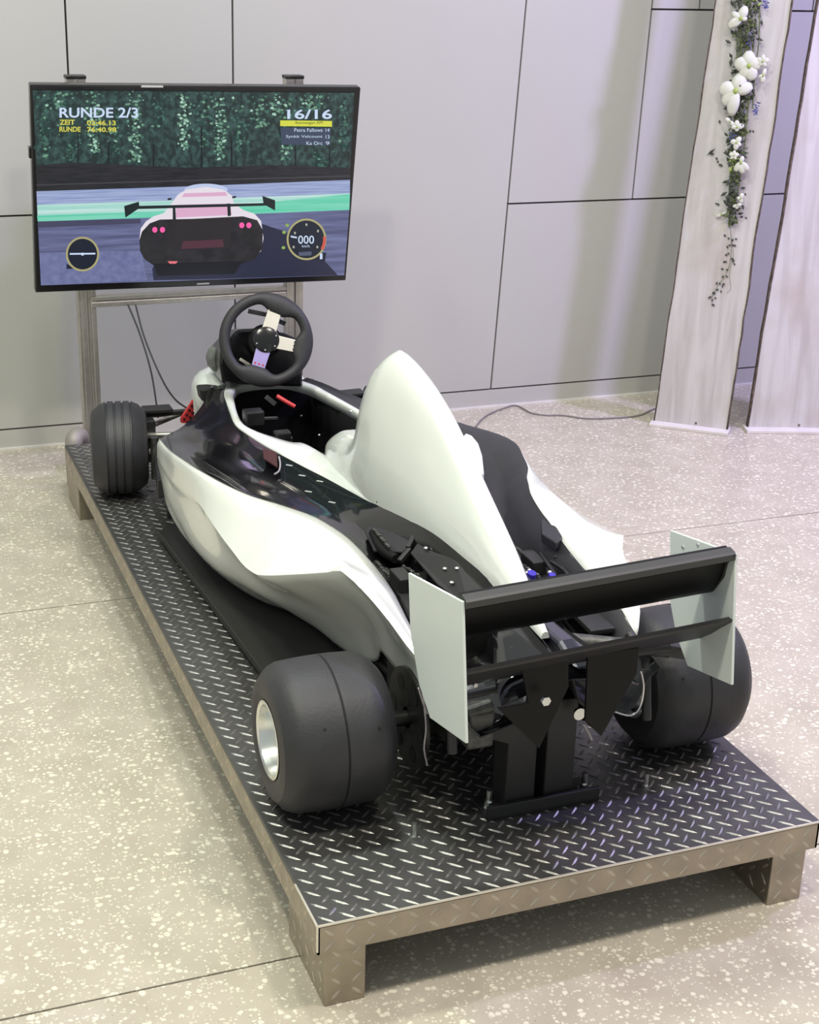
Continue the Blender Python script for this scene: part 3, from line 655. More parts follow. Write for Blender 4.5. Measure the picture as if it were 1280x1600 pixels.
# flat side plates running along the cover base
for s in (-1, 1):
    def q(x, y, z): return Vector((XC + s * (XC - x), y, z))
    plate([q(0.418, 0.86, 0.498), q(0.37, 0.84, 0.480), q(0.355, 0.74, 0.475), q(0.385, 0.66, 0.500), q(0.425, 0.68, 0.520)], pod_black, 'access_cover')
    plate([q(0.425, 0.66, 0.525), q(0.395, 0.64, 0.505), q(0.395, 0.50, 0.497), q(0.41, 0.38, 0.495), q(0.452, 0.38, 0.515), q(0.440, 0.52, 0.535)], black_satin, 'engine_side_plate')
    mb = MB()
    for (y, x, z) in ((0.61, 0.415, 0.528), (0.52, 0.418, 0.521), (0.495, 0.432, 0.530), (0.47, 0.412, 0.514)):
        mb.ball(q(x, y, z), 0.0052, 5, (1, 1, 0.6))
    split(mb, 'plate_bolt', steel, kart, smooth=40)
    # textured hoses and cast pieces in the valley
    mb = MB()
    mb.tube(spline([q(0.375, 0.80, 0.492), q(0.365, 0.72, 0.488), q(0.372, 0.66, 0.490)], 6), 0.010, 8)
    mb.tube(spline([q(0.382, 0.60, 0.475), q(0.378, 0.50, 0.475), q(0.385, 0.40, 0.480), q(0.40, 0.33, 0.485)], 6), 0.011, 8)
    mb.tube(spline([q(0.345, 0.70, 0.468), q(0.345, 0.62, 0.468), q(0.338, 0.58, 0.466)], 6), 0.008, 8)
    split(mb, 'radiator_hose', tub_black, kart, smooth=50)
    mb = MB()
    for k in range(46):
        t = k / 45; y = 0.62 - 0.26 * t
        p = q(0.372 + 0.006 * math.sin(9 * t) + 0.02 * t, y, 0.490 + 0.004 * random.random())
        mb.box(p, (0.006, 0.004, 0.004), Matrix.Rotation(random.uniform(0, 3), 3, 'Z') @ Matrix.Rotation(random.uniform(0, 1), 3, 'X'))
    for k in range(16):
        t = k / 15; p = q(0.372 - 0.004 * t, 0.79 - 0.10 * t, 0.503 + 0.003 * random.random()); mb.box(p, (0.006, 0.005, 0.004), Matrix.Rotation(random.uniform(0, 3), 3, 'Z'))
    for k in range(12):
        t = k / 11; p = q(0.340, 0.68 - 0.08 * t, 0.476 + 0.003 * random.random()); mb.box(p, (0.006, 0.005, 0.004), Matrix.Rotation(random.uniform(0, 3), 3, 'Z'))
    o = mb.build('hose_fittings', grey_cast, kart); o['kind'] = 'stuff'
    mb = MB(); mb.bar(q(0.395, 0.655, 0.512), q(0.432, 0.70, 0.528), 0.010, 0.012); mb.bar(q(0.372, 0.64, 0.492), q(0.40, 0.655, 0.51), 0.010, 0.012); split(mb, 'strap', black_satin, kart, bevel=0.002)
    mb = MB(); mb.bar(q(0.330, 0.66, 0.47), q(0.335, 0.30, 0.455), 0.05, 0.012); mb.bar(q(0.35, 0.60, 0.485), q(0.35, 0.54, 0.485), 0.03, 0.03); split(mb, 'battery_tray', black_satin, kart, bevel=0.003)
# rear cover tail panels between the wings
mb = MB(); T = []
for y, hw, zc, ze in ((0.36, .05, .50, .49), (0.28, .075, .49, .475), (0.20, .11, .482, .455), (0.12, .13, .472, .44)):
    T.append([Vector((XC + hw * k / 4, y, zc + (ze - zc) * (abs(k) / 4) ** 1.5)) for k in range(-4, 5)])
mb.grid(T); mb.build('tail_panel', black_gloss, kart, smooth=50, solid=0.003)
mb = MB(); mb.prism([(0.50, 0.34, 0.50), (0.50, 0.20, 0.505), (0.50, 0.13, 0.48), (0.50, 0.34, 0.47)], (0.035, 0, 0)); mb.build('tail_spine', mat('navy_black', (0.02, 0.02, 0.035), 0.25, coat=0.4), kart, bevel=0.008)
for (u, v, m, sx_) in ((784, 1001 - 5, steel, 1), (799, 1014 - 2, green_plastic, 1), (820, 1020, steel, 1.2)):
    p = at(u, v, 2, 0.476); mb = MB(); mb.box(p, (0.008 * sx_, 0.014, 0.006), Matrix.Rotation(0.35, 3, 'Z')); mb.build('deck_clip', m, kart, bevel=0.001)
for (u, v, r) in ((828, 905, .010), (860, 908, .008)):
    p = at(u, v, 2, 0.50); mb = MB(); mb.lathe([(0, 0.0001), (0, r), (0.016, r * 0.9), (0.016, 0.0001)], p, (0.1, -0.3, 1), 14); mb.build('filler_cap', blue_plastic, kart, smooth=40)
    p = at(u - 1, v - 13, 2, 0.51); mb = MB(); mb.ball(p, 0.005, 5); split(mb, 'plate_bolt', steel, kart, smooth=40)
for pts in ([(868, 870), (888, 876), (905, 892), (902, 908)], [(862, 878), (880, 890), (893, 905)], [(874, 862), (898, 874), (915, 895)], [(846, 866), (858, 884), (868, 900)]):
    mb = MB(); mb.tube(spline([at(u, v, 2, 0.50) for u, v in pts], 6), 0.0045, 8); mb.build('engine_hose', dark_steel, kart, smooth=50)
P = [at(u, v, 2, 0.515) for u, v in ((845, 825), (862, 825), (878, 852), (868, 862), (846, 848))]
mb = MB(); mb.prism(P, (0, 0, 0.02)); mb.build('relay_box', pod_black, kart, bevel=0.003)

# side detail on left deck: red-brown inlet and small light labels
P = [at(u, v, 2, 0.474) for u, v in ((411, 702), (432, 708), (434, 732), (412, 718))]
mb = MB(); mb.prism(P, (0, 0, 0.003)); mb.build('deck_inlet', red_dark, kart)
mb = MB(); mb.tube(spline([at(u, v, 2, 0.480) for u, v in ((436, 714), (438, 725), (436, 736), (429, 741))], 5), 0.0022, 6); mb.build('wire_loop', cable_clear, kart, smooth=60)
for (u, v) in ((452, 727), (472, 743), (500, 752), (482, 768), (519, 785)):
    p = at(u, v, 2, 0.492); mb = MB(); mb.box(p, (0.016, 0.005, 0.001), Matrix.Rotation(-0.8 + 0.01 * (u % 7), 3, 'Z')); mb.build('silver_decal', mat('silver_print', (0.45, 0.46, 0.45), 0.5), kart)

# seat and cockpit interior
seat = empty('seat', parent=kart)
rows = []
for i in range(13):
    t = i / 12
    # back down to squab
    if t < 0.55: k = t / 0.55; y = 1.42 - 0.03 * k; z = 0.455 - 0.19 * k; hw = 0.105
    else: k = (t - 0.55) / 0.45; y = 1.39 + 0.28 * k; z = 0.265 - 0.02 * math.sin(PI * k) ; hw = 0.108
    r = []
    for j in range(-6, 7):
        s_ = j / 6; bol = abs(s_) ** 3 * 0.06
        if t < 0.55: r.append(Vector((XC + hw * s_, y + bol, z)))
        else: r.append(Vector((XC + hw * s_, y, z + bol)))
    rows.append(r)
mb = MB(); mb.grid(rows); mb.build('seat_shell', tub_black, seat, smooth=60, solid=0.006)
mb = MB()
for j in range(2): mb.box((0.49 + 0.028 * (j * 2 - 1), 1.435, 0.39), (0.010, 0.006, 0.05))
split(mb, 'harness_slot', groove, seat)
mb = MB()
for (u, v) in ((471, 650), (548, 643), (499, 680)): mb.ball(at(u, v, 0, 0.598), 0.004, 5)
split(mb, 'panel_bolt', steel, kart)
mb = MB(); mb.bar((0.46, 1.95, 0.25), (0.46, 1.93, 0.33), 0.05, 0.012); mb.bar((0.52, 1.95, 0.25), (0.52, 1.93, 0.33), 0.05, 0.012)
split(mb, 'pedal', grey_cast, kart, bevel=0.003)
mb = MB(); p = at(448, 628, 1, 1.80); mb.tube([p + Vector((-0.02, 0.02, 0.012)), p, p + Vector((0.02, -0.01, -0.012))], 0.006, 8); mb.build('red_cable', red_plastic, kart, smooth=50)
mb = MB(); p = at(423, 625, 1, 1.80); mb.bar(p + Vector((-0.012, 0, 0.010)), p + Vector((0.012, 0, -0.012)), 0.008, 0.012); p = at(421, 653, 1, 1.72); mb.bar(p + Vector((-0.022, 0, 0)), p + Vector((0.022, 0, -0.002)), 0.006, 0.006); split(mb, 'silver_lever', steel, kart)
mb = MB(); p = at(441, 680, 1, 1.55); mb.box(p, (0.04, 0.03, 0.022)); p = at(396, 652, 1, 1.70); mb.box(p, (0.05, 0.04, 0.04)); split(mb, 'dash_box', dark_steel, kart, bevel=0.004)

# steering wheel
sw = empty('steering_wheel', parent=kart)
WC = at(416, 531, 1, 1.88); NRM = Vector((-0.16, -0.93, 0.34)).normalized()
ux = Vector((NRM.y, -NRM.x, 0)).normalized() * -1; 
if ux.x < 0: ux = -ux
uz = ux.cross(NRM) * -1
if uz.z < 0: uz = -uz
def wp(a, r, h=0.0): return WC + (ux * math.cos(a) + uz * math.sin(a)) * r + NRM * h
RW = 0.111
rows = []; NR = 96
for i in range(NR):
    a = 2 * PI * i / NR
    # fat grips near the spokes
    fat = 0.0
    for c0, wd_ in ((math.radians(66), 0.42), (math.radians(-14), 0.36), (math.radians(-108), 0.40)):
        d = (a - c0 + PI) % (2 * PI) - PI
        fat = max(fat, math.exp(-(d / wd_) ** 4))
    ri = 0.0145 + 0.0125 * fat; cen = RW - 0.0115 * fat
    rows.append([wp(a, cen + math.cos(b) * ri, math.sin(b) * 0.0145) for b in [2 * PI * k / 14 for k in range(14)]])
rows.append(rows[0]); mb = MB(); mb.grid(rows, closed=True); mb.build('rim', wheel_rubber, sw, smooth=60)
def spoke(a, w, r0, r1, m, name, h=0.006):
    mb = MB(); d = ux * math.cos(a) + uz * math.sin(a); p = NRM.cross(d)
    poly = [WC + d * r0 - p * w * 0.55, WC + d * r0 + p * w * 0.55, WC + d * r1 + p * w * 0.5, WC + d * r1 - p * w * 0.5]
    mb.prism([q_ + NRM * 0.0 for q_ in poly], NRM * h); o = mb.build(name, m, sw, bevel=0.0015)
    # perforations
    mb = MB()
    for k in (-1, 0, 1):
        mb.lathe([(0, 0.0028), (0.0012, 0.0028), (0.0012, 0.0001)], WC + d * (r1 - 0.008) + p * k * w * 0.3 + NRM * (h - 0.0006), NRM, 8)
    split(mb, 'spoke_hole', red_plastic if m is violet_metal else tv_black, sw)
spoke(math.radians(71), 0.036, 0.02, 0.086, spoke_metal, 'spoke')
spoke(math.radians(-14), 0.033, 0.02, 0.084, spoke_metal, 'spoke')
spoke(math.radians(-109), 0.036, 0.02, 0.076, violet_metal, 'spoke')
mb = MB(); mb.lathe([(-0.02, 0.036), (0.004, 0.036), (0.0085, 0.034), (0.012, 0.024), (0.012, 0.0001)], WC, NRM, 32); hb = mb.build('hub', tv_black, sw, smooth=30)
mb = MB()
for k in range(6): mb.lathe([(0, 0.0026), (0.002, 0.0022), (0.002, 0.0001)], wp(2 * PI * k / 6 + 0.35, 0.028, 0.0095), NRM, 8)
split(mb, 'hub_screw', steel, sw)
# backing bracket and paddles
mb = MB()
mb.lathe([(-0.16, 0.03), (-0.12, 0.045), (-0.03, 0.045), (-0.02, 0.03)], WC, NRM, 24)
mb.build('steering_column', tv_black, sw, smooth=40)
for q0, q1 in ((at(388, 486, 1, 1.91), at(418, 492, 1, 1.91)), (at(432, 500, 1, 1.91), at(446, 506, 1, 1.91))):
    mb = MB(); mb.bar(q0, q1, 0.004, 0.012); mb.build('paddle', dark_steel, sw, bevel=0.001)
mb = MB(); p = at(383, 566, 1, 1.90); mb.bar(p + Vector((-0.014, 0, 0.010)), p + Vector((0.014, 0, -0.010)), 0.006, 0.008); mb.build('paddle_edge', spoke_metal, sw, bevel=0.001)
# motor housing behind wheel
mb = MB()
HP = lambda u, v, y: at(u, v, 1, y)
front = [(348, 600), (343, 570), (345, 545), (362, 525), (372, 515), (402, 513), (445, 520), (468, 530), (474, 545), (474, 605)]
fr = [HP(u, v, 1.97) for u, v in front]
cF = sum(fr, Vector()) / len(fr)
bk = [cF + (p - cF) * 0.85 + Vector((0, 0.16, -0.03)) for p in fr]
n = len(fr); mb.add(fr + bk, [tuple(range(n)), tuple(range(n, 2 * n))[::-1]] + [(i, (i + 1) % n, (i + 1) % n + n, i + n) for i in range(n)])
mb.build('force_feedback_housing', tv_black, kart, bevel=0.008)
# small grey cowl left of the housing
P = [HP(u, v, 2.06) for u, v in ((346, 535), (333, 548), (328, 560), (332, 575), (340, 584), (350, 590), (356, 540))]
mb = MB(); mb.prism(P, (0.01, 0.10, -0.02)); mb.build('windscreen_cowl', mat('olive_grey', (0.16, 0.17, 0.15), 0.5), kart, bevel=0.008)
P = [HP(u, v, 2.05) for u, v in ((312, 608), (330, 607), (348, 609), (350, 626), (316, 628))]
mb = MB(); mb.prism(P, (0, 0.05, 0)); mb.build('dash_bulkhead', black_satin, kart, bevel=0.006)

# rear wing
wing = empty('rear_wing', parent=kart)
XL, XR = 0.25, 0.745
Lp = [at(u, v, 0, XL) for u, v in ((638, 895), (722, 940), (728, 1162), (672, 1122), (655, 1070), (641, 985))]
Rp = [at(u, v, 0, XR) for u, v in ((1051, 828), (1153, 865), (1147, 1070), (1078, 1040), (1060, 990), (1051, 940))]
mb = MB(); mb.prism(Lp, (0.005, 0, 0)); mb.build('endplate', endplate_white, wing, bevel=0.0012)
mb = MB(); mb.prism(Rp, (-0.005, 0, 0)); e2 = mb.build('endplate', endplate_white, wing, bevel=0.0012)
mb = MB()
for (u, v) in ((1068, 855), (1091, 851)): mb.lathe([(0, 0.0032), (0.002, 0.003), (0.002, 0.0001)], at(u, v, 0, XR - 0.005), (-1, 0, 0), 10)
split(mb, 'endplate_screw', steel, wing)
# upper element: profile (y, z) relative to the endplate's rear top corner
def element(name, prof, xl, xr, zl, zr, m, y0=0.0):
    rows = []
    for t in (0, 0.25, 0.5, 0.75, 1):
        x = xl + (xr - xl) * t; dz = zl + (zr - zl) * t
        rows.append([Vector((x, y0 + p[0], p[1] + dz)) for p in prof])
    mb = MB(); mb.grid(rows, closed=True); mb.add(rows[0], [tuple(range(len(prof)))]); mb.add(rows[-1], [tuple(range(len(prof)))])
    return mb.build(name, m, wing, smooth=25)
up = [(0.052, 0.000), (0.054, -0.004), (0.070, -0.022), (0.078, -0.050), (0.094, -0.078), (0.104, -0.090), (0.121, -0.098), (0.138, -0.096), (0.133, -0.078), (0.112, -0.045), (0.098, -0.014), (0.082, 0.004), (0.06, 0.003)]
element('upper_flap', up, XL + 0.005, XR - 0.005, 0.675, 0.6965, wing_black)
element('flap_lip', [(0.049, 0.001), (0.049, -0.010), (0.052, -0.010), (0.054, 0.000), (0.068, 0.004), (0.068, 0.007), (0.053, 0.004)], XL + 0.005, XR - 0.005, 0.675, 0.6965, lip_grey)
mb = MB(); mb.prism([at(u, v, 0, XR - 0.006) for u, v in ((1152, 867), (1138, 880), (1132, 902), (1117, 922), (1085, 897))], (-0.004, 0, 0)); mb.build('flap_bracket', black_satin, wing)
lo = [(0.038, 0.000), (0.039, -0.005), (0.065, -0.026), (0.095, -0.052), (0.125, -0.074), (0.130, -0.070), (0.100, -0.043), (0.070, -0.014), (0.05, 0.0)]
element('lower_flap', lo, XL + 0.005, XR - 0.005, 0.560, 0.583, black_satin)
# pylons
for pts in (((815, 1040), (888, 1030), (889, 1073), (843, 1170), (778, 1107), (826, 1098)), ((919, 1025), (999, 1012), (996, 1052), (940, 1151), (915, 1126), (917, 1081))):
    mb = MB(); mb.prism([at(u, v, 1, 0.085) for u, v in pts], (0, 0.006, 0)); mb.build('pylon', wing_black, wing, bevel=0.001)

# mounting bracket bolted to platform
br = empty('mounting_bracket', 'black steel twin post bracket bolted to the platform behind the kart', 'bracket')
mb = MB(); mb.box((0.489, 0.192, H + 0.0145), (0.224, 0.008, 0.028)); mb.box((0.489, 0.226, H + 0.004), (0.224, 0.076, 0.008)); mb.build('base_channel', black_satin, br, bevel=0.0015)
for (xa, xb, zt) in ((0.417, 0.475, 0.345), (0.494, 0.552, 0.385)):
    mb = MB(); mb.box(((xa + xb) / 2, 0.232, (H + 0.008 + zt) / 2), (xb - xa, 0.058, zt - H - 0.008)); mb.build('post', black_satin, br, bevel=0.003)
mb = MB(); mb.tube([(0.447, 0.20, 0.196), (0.44, 0.2, 0.196)], 0.001, 4); 
for (x0, x1) in ((0.417, 0.475), (0.494, 0.552)): mb.box(((x0 + x1) / 2, 0.201, H + 0.010), (x1 - x0, 0.006, 0.005))
split(mb, 'weld_bead', dark_steel, br)
for x in (0.395, 0.586):
    mb = MB(); c = (x, 0.222, H + 0.0085)
    mb.lathe([(0, 0.0001), (0, 0.0125), (0.002, 0.0125), (0.002, 0.0001)], c, (0, 0, 1), 16); mb.lathe([(0.002, 0.0095), (0.012, 0.0095), (0.012, 0.0001)], c, (0, 0, 1), 6); mb.lathe([(0.012, 0.0055), (0.034, 0.0055), (0.034, 0.0001)], c, (0, 0, 1), 10)
    mb.build('anchor_bolt', steel, br, smooth=30)

# ------------------------------------------------------------------ TV stand
st = empty('television_stand', 'tubular grey metal stand with twin uprights holding the television', 'stand')
YS = 2.60
for (u, ub) in ((122, 124), (459, 452)):
    top = at(u, 122, 1, YS); bot = at(128 if u < 200 else 449, 620, 1, YS)
    xx = at(126 if u < 200 else 451, 455, 1, YS).x
    for dx in (0.0, 0.030):
        zt = top.z if True else 1.2
        mb = MB(); mb.box((xx + dx, YS, zt / 2 + 0.005), (0.024, 0.04, zt - 0.01)); 
        # profile grooves
        mb.box((xx + dx, YS - 0.0202, zt / 2 + 0.005), (0.006, 0.002, zt - 0.05)); mb.build('upright', stand_metal, st, bevel=0.003)
    mb = MB(); mb.box((xx + 0.015, YS, zt + 0.004), (0.058, 0.044, 0.010)); mb.build('end_cap', dark_steel, st, bevel=0.002)
    # floor foot
    mb = MB(); mb.tube(spline([(xx - 0.005, YS + 0.20, 0.03), (xx - 0.005, YS, 0.05), (xx - 0.005, YS - 0.03, 0.05)], 5), 0.022, 14); mb.build('foot_tube', stand_metal, st, smooth=50)
xl = at(140, 465, 1, YS).x; xr = at(444, 462, 1, YS).x
for (v0, hh) in ((459, 0.012), (468, 0.016)):
    z = at(300, v0 - 2, 1, YS - 0.01).z; mb = MB(); mb.box(((xl + xr) / 2, YS - 0.012, z), (xr - xl, 0.03, hh)); mb.build('cross_bar', stand_metal, st, bevel=0.002)
# arched foot tube end showing beyond the platform corner
mb = MB(); ax_ = at(115, 690, 1, 2.55).x; mb.tube(spline([(ax_, 2.545, 0.03), (ax_, 2.545, 0.13), (ax_ + 0.004, 2.555, 0.172), (ax_ + 0.03, 2.59, 0.165), (ax_ + 0.06, 2.64, 0.08), (ax_ + 0.065, 2.66, 0.03)], 6), 0.027, 16); mb.build('arched_foot', mat('foot_grey', (0.30, 0.28, 0.25), 0.55, metal=0.3), st, smooth=50)

# ------------------------------------------------------------------ television
tv = empty('television', 'wide black flat television showing a car racing game, hung on the metal stand', 'television')
YT, YB = 2.45, 2.54
c_tl = at(42, 132, 1, YT); c_tr = at(560, 137, 1, YT); c_br = at(545, 438, 1, YB); c_bl = at(60, 458, 1, YB)
TU = ((c_tr - c_tl) + (c_br - c_bl)).normalized(); TVv = ((c_tl - c_bl) + (c_tr - c_br)); TVv = (TVv - TU * TVv.dot(TU)).normalized()
TN = TU.cross(TVv) ; TN = TN if TN.y < 0 else -TN
TC = (c_tl + c_tr + c_br + c_bl) / 4
TW = ((c_tr - c_tl).length + (c_br - c_bl).length) / 2; TH = ((c_tl - c_bl).length + (c_tr - c_br).length) / 2
RT = Matrix((TU, TN, TVv)).transposed()
mb = MB(); mb.box(TC - TN * 0.018, (TW, 0.034, TH), RT); mb.build('cabinet', tv_black, tv, bevel=0.004)
mb = MB(); mb.box(TC - TN * 0.042 + TVv * 0.05, (0.5, 0.02, 0.3), RT); mb.build('rear_housing', tv_black, tv, bevel=0.01)
for dx in (-0.305, 0.335):
    mb = MB(); mb.box(TC - TN * 0.05 + TU * dx + TVv * 0.08, (0.03, 0.03, TH * 0.5), RT); mb.build('wall_bracket', dark_steel, tv)
# screen surface mapping from photo pixels to the screen plane (homography by inverse projection)
def scr(u, v, h=0.0):
    d = RM @ Vector(((u - 640) / FPX, -(v - 800) / FPX, -1.0)); p0 = TC + TN * (0.001 + h)
    t = (p0 - CAM).dot(TN) / d.dot(TN); return CAM + d * t
SCR = [(51, 141), (554, 145), (538, 430), (64, 446)]
def em(name, c, s=1.0, c2=None, scale=(1, 1, 1), pos=(0.35, 0.65), det=4, dist=0.0):
    m = bpy.data.materials.new(name); m.use_nodes = True; nt = m.node_tree; L = nt.links.new
    b = nt.nodes['Principled BSDF']; b.inputs['Base Color'].default_value = (0.004, 0.004, 0.004, 1); b.inputs['Roughness'].default_value = 0.35; b.inputs['Emission Strength'].default_value = s
    if c2:
        tc = nt.nodes.new('ShaderNodeTexCoord'); mp = nt.nodes.new('ShaderNodeMapping'); mp.inputs['Scale'].default_value = scale
        n = nt.nodes.new('ShaderNodeTexNoise'); n.inputs['Scale'].default_value = 1; n.inputs['Detail'].default_value = det; n.inputs['Distortion'].default_value = dist
        r = nt.nodes.new('ShaderNodeValToRGB'); r.color_ramp.elements[0].position = pos[0]; r.color_ramp.elements[1].position = pos[1]
        r.color_ramp.elements[0].color = (*c, 1); r.color_ramp.elements[1].color = (*c2, 1)
        L(tc.outputs['Object'], mp.inputs[0]); L(mp.outputs[0], n.inputs[0]); L(n.outputs[0], r.inputs[0]); L(r.outputs[0], b.inputs['Emission Color'])
    else: b.inputs['Emission Color'].default_value = (*c, 1)
    return m
screen = empty('screen', parent=tv)
def spoly(name, pts, m, h):
    mb = MB(); q_ = [scr(u, v, h) for u, v in pts]; n = len(q_)
    mb.prism(q_, TN * 0.0002); return mb.build(name, m, screen)
def ell(cu, cv, ru, rv, n=40, a0=0, a1=2 * PI): return [(cu + ru * math.cos(a0 + (a1 - a0) * k / n), cv + rv * math.sin(a0 + (a1 - a0) * k / n)) for k in range(n + (0 if abs(a1 - a0 - 2 * PI) < 1e-6 else 1))]
spoly('picture', SCR, em('scr_dark', (0.010, 0.018, 0.022), 1, (0.035, 0.045, 0.05), (8, 8, 40)), 0)
# tree belt
spoly('tree_line', [(51, 141), (554, 145), (547, 270), (300, 266), (58, 262)], em('scr_trees', (0.012, 0.030, 0.030), 1, (0.06, 0.14, 0.13), (70, 70, 55), (0.42, 0.75), 6, 0.4), 0.0003)
# lighter tree crowns
tl = em('scr_leaf', (0.025, 0.075, 0.06), 1, (0.36, 0.62, 0.46), (110, 110, 110), (0.46, 0.74), 5, 0.3)
random.seed(3)
leaf_mats = [em('scr_leaf_dark', (0.02, 0.06, 0.05)), em('scr_leaf_mid', (0.06, 0.17, 0.13)), em('scr_leaf_light', (0.17, 0.36, 0.25)), em('scr_leaf_bright', (0.45, 0.72, 0.58))]
mbs = [MB() for _ in leaf_mats]
for (c0, w0, v0, v1, br_k) in ((147, 13, 142, 238, 2.2), (212, 12, 142, 255, 2.2), (288, 10, 144, 235, 2.6), (342, 13, 146, 250, 2.3), (405, 16, 146, 200, 1.6), (432, 14, 147, 180, 2.0), (448, 9, 150, 250, 1.8), (490, 26, 148, 172, 2.1), (90, 24, 143, 170, 1.6), (538, 9, 150, 235, 1.0), (70, 14, 150, 245, 0.9), (250, 14, 145, 200, 0.6), (180, 12, 145, 240, 0.8), (315, 12, 145, 230, 0.7), (375, 12, 145, 240, 0.9), (110, 14, 190, 250, 0.8), (500, 20, 235, 262, 0.9)):
    for _ in range(int(1.1 * w0 * (v1 - v0) / 12)):
        t = random.random() ** 0.8; u = c0 + random.gauss(0, w0 * (0.62 - 0.25 * t)); v = v0 + (v1 - v0) * t
        if u < 54 or u > 548: continue
        k = min(3, max(0, int(random.gauss(br_k, 0.8)))); r = random.uniform(1.2, 3.6); n_ = random.choice((4, 5)); a0 = random.random() * 6
        q_ = [scr(u + r * math.cos(a0 + 2 * PI * i / n_) * random.uniform(.6, 1.2), v + 0.8 * r * math.sin(a0 + 2 * PI * i / n_) * random.uniform(.6, 1.2), 0.0005 + 0.0001 * k) for i in range(n_)]
        mbs[k].add(q_, [tuple(range(n_))])
for b_, m_ in zip(mbs, leaf_mats):
    o = b_.build('tree_leaves', m_, screen); o['kind'] = 'stuff'
dk = em('scr_trunk', (0.004, 0.008, 0.012), 1)
for (u, v0, v1, w) in ((170, 220, 262, 1.2), (240, 225, 262, 1.2), (122, 200, 260, 0.8), (362, 220, 266, 1.4), (462, 215, 262, 1.2), (515, 230, 262, 1), (315, 200, 262, 1.2)):
    spoly('tree_trunk', [(u - w, v0), (u + w, v0), (u + w, v1), (u - w, v1)], dk, 0.0009)
spoly('barrier', [(58, 258), (120, 254), (300, 262), (420, 258), (548, 262), (547, 283), (300, 291), (57, 298)], em('scr_bank', (0.012, 0.014, 0.020), 1, (0.028, 0.028, 0.036), (20, 20, 200)), 0.0010)
spoly('barrier_rail', [(57, 288), (300, 281), (547, 274), (547, 276), (300, 283), (57, 290)], em('scr_rail', (0.06, 0.06, 0.07), 1), 0.0013)
spoly('far_track', [(57, 299), (300, 291), (547, 281), (547, 303), (300, 313), (58, 320)], em('scr_far', (0.26, 0.33, 0.62), 1, (0.50, 0.58, 0.85), (6, 6, 260)), 0.0013)
spoly('grass_verge', [(58, 320), (300, 312), (547, 302), (546, 327), (300, 336), (59, 345)], em('scr_verge_light', (0.42, 0.80, 0.72), 1, (0.66, 0.93, 0.88), (3, 3, 120)), 0.0016)
spoly('grass_verge', [(58, 337), (300, 328), (547, 303), (546, 328), (300, 338), (59, 346)], em('scr_verge', (0.12, 0.70, 0.46), 1, (0.25, 0.80, 0.60), (3, 3, 90)), 0.0018)
spoly('near_track', [(59, 346), (300, 338), (546, 328), (538, 430), (64, 446)], em('scr_road', (0.085, 0.095, 0.20), 1, (0.21, 0.235, 0.44), (4, 4, 90), (0.3, 0.7)), 0.0018)
spoly('near_track', [(62, 395), (220, 392), (230, 438), (64, 446)], em('scr_road2', (0.15, 0.17, 0.36), 1, (0.22, 0.25, 0.46), (60, 60, 60), (0.3, 0.7)), 0.0020)
spoly('kerb_shadow', [(59, 346), (220, 342), (220, 349), (59, 356)], em('scr_road3', (0.07, 0.07, 0.14), 1), 0.0022)
spoly('car_shadow', [(410, 350), (440, 360), (470, 372), (505, 405), (528, 430), (300, 437), (240, 438), (238, 420), (260, 380)], em('scr_shadow', (0.022, 0.026, 0.062), 1), 0.0024)
# the car, seen from behind
cw = em('scr_car_white', (0.95, 0.88, 0.97), 1.0); cp = em('scr_car_pink', (0.86, 0.50, 0.72), 1.0); cdk = em('scr_car_dark', (0.016, 0.016, 0.020), 1, (0.032, 0.030, 0.036), (30, 30, 30)); cpl = em('scr_car_pale', (0.10, 0.035, 0.055), 1)
spoly('car_glow', ell(322, 297, 34, 10), em('scr_glow', (0.62, 0.72, 1.0), 1), 0.0026)
spoly('car_body', [(218, 375), (220, 357), (228, 346), (240, 338), (256, 333), (268, 318), (278, 304), (292, 296), (322, 292), (348, 296), (362, 305), (366, 318), (380, 328), (398, 334), (408, 345), (412, 372), (408, 392), (396, 404), (380, 408), (240, 412), (226, 404)], cw, 0.0028)
spoly('car_window', [(288, 302), (352, 300), (356, 306), (284, 308)], cp, 0.0031)
spoly('car_engine_lid', [(276, 320), (360, 318), (362, 336), (274, 340)], cp, 0.0031)
spoly('car_tail', [(218, 375), (222, 362), (234, 349), (250, 343), (300, 342), (380, 338), (402, 344), (411, 360), (410, 388), (398, 405), (378, 412), (242, 416), (226, 405), (219, 392)], cdk, 0.0034)
spoly('car_tail', [(268, 343), (362, 340), (360, 388), (270, 392)], em('scr_car_dark2', (0.028, 0.024, 0.028), 1), 0.0037)
spoly('car_plate', [(286, 377), (348, 374), (350, 386), (283, 389)], cpl, 0.0040)
spoly('car_diffuser', [(240, 412), (380, 408), (366, 428), (246, 431)], em('scr_diff', (0.006, 0.008, 0.014), 1), 0.0037)
tlm = em('scr_lamp', (1.0, 0.12, 0.42), 1.2)
for u in (242, 254, 378, 389): spoly('tail_lamp', ell(u, 359 if u < 300 else 352, 4, 4.5, 14), tlm, 0.0040)
spoly('exhaust_flame', [(262, 408), (278, 408), (275, 412), (265, 412)], em('scr_ex', (0.9, 0.2, 0.25), 1), 0.0040)
wg = em('scr_wing', (0.012, 0.022, 0.024), 1)
spoly('car_spoiler', [(200, 322), (430, 317), (430, 321), (200, 327)], wg, 0.0043)
spoly('car_spoiler', [(194, 322), (217, 315), (218, 325), (196, 340)], wg, 0.0044); spoly('car_spoiler', [(410, 306), (430, 313), (430, 329), (412, 319)], wg, 0.0044)
spoly('car_spoiler', [(270, 321), (274, 321), (275, 343), (270, 343)], wg, 0.0044); spoly('car_spoiler', [(355, 318), (360, 318), (361, 337), (356, 338)], wg, 0.0044)
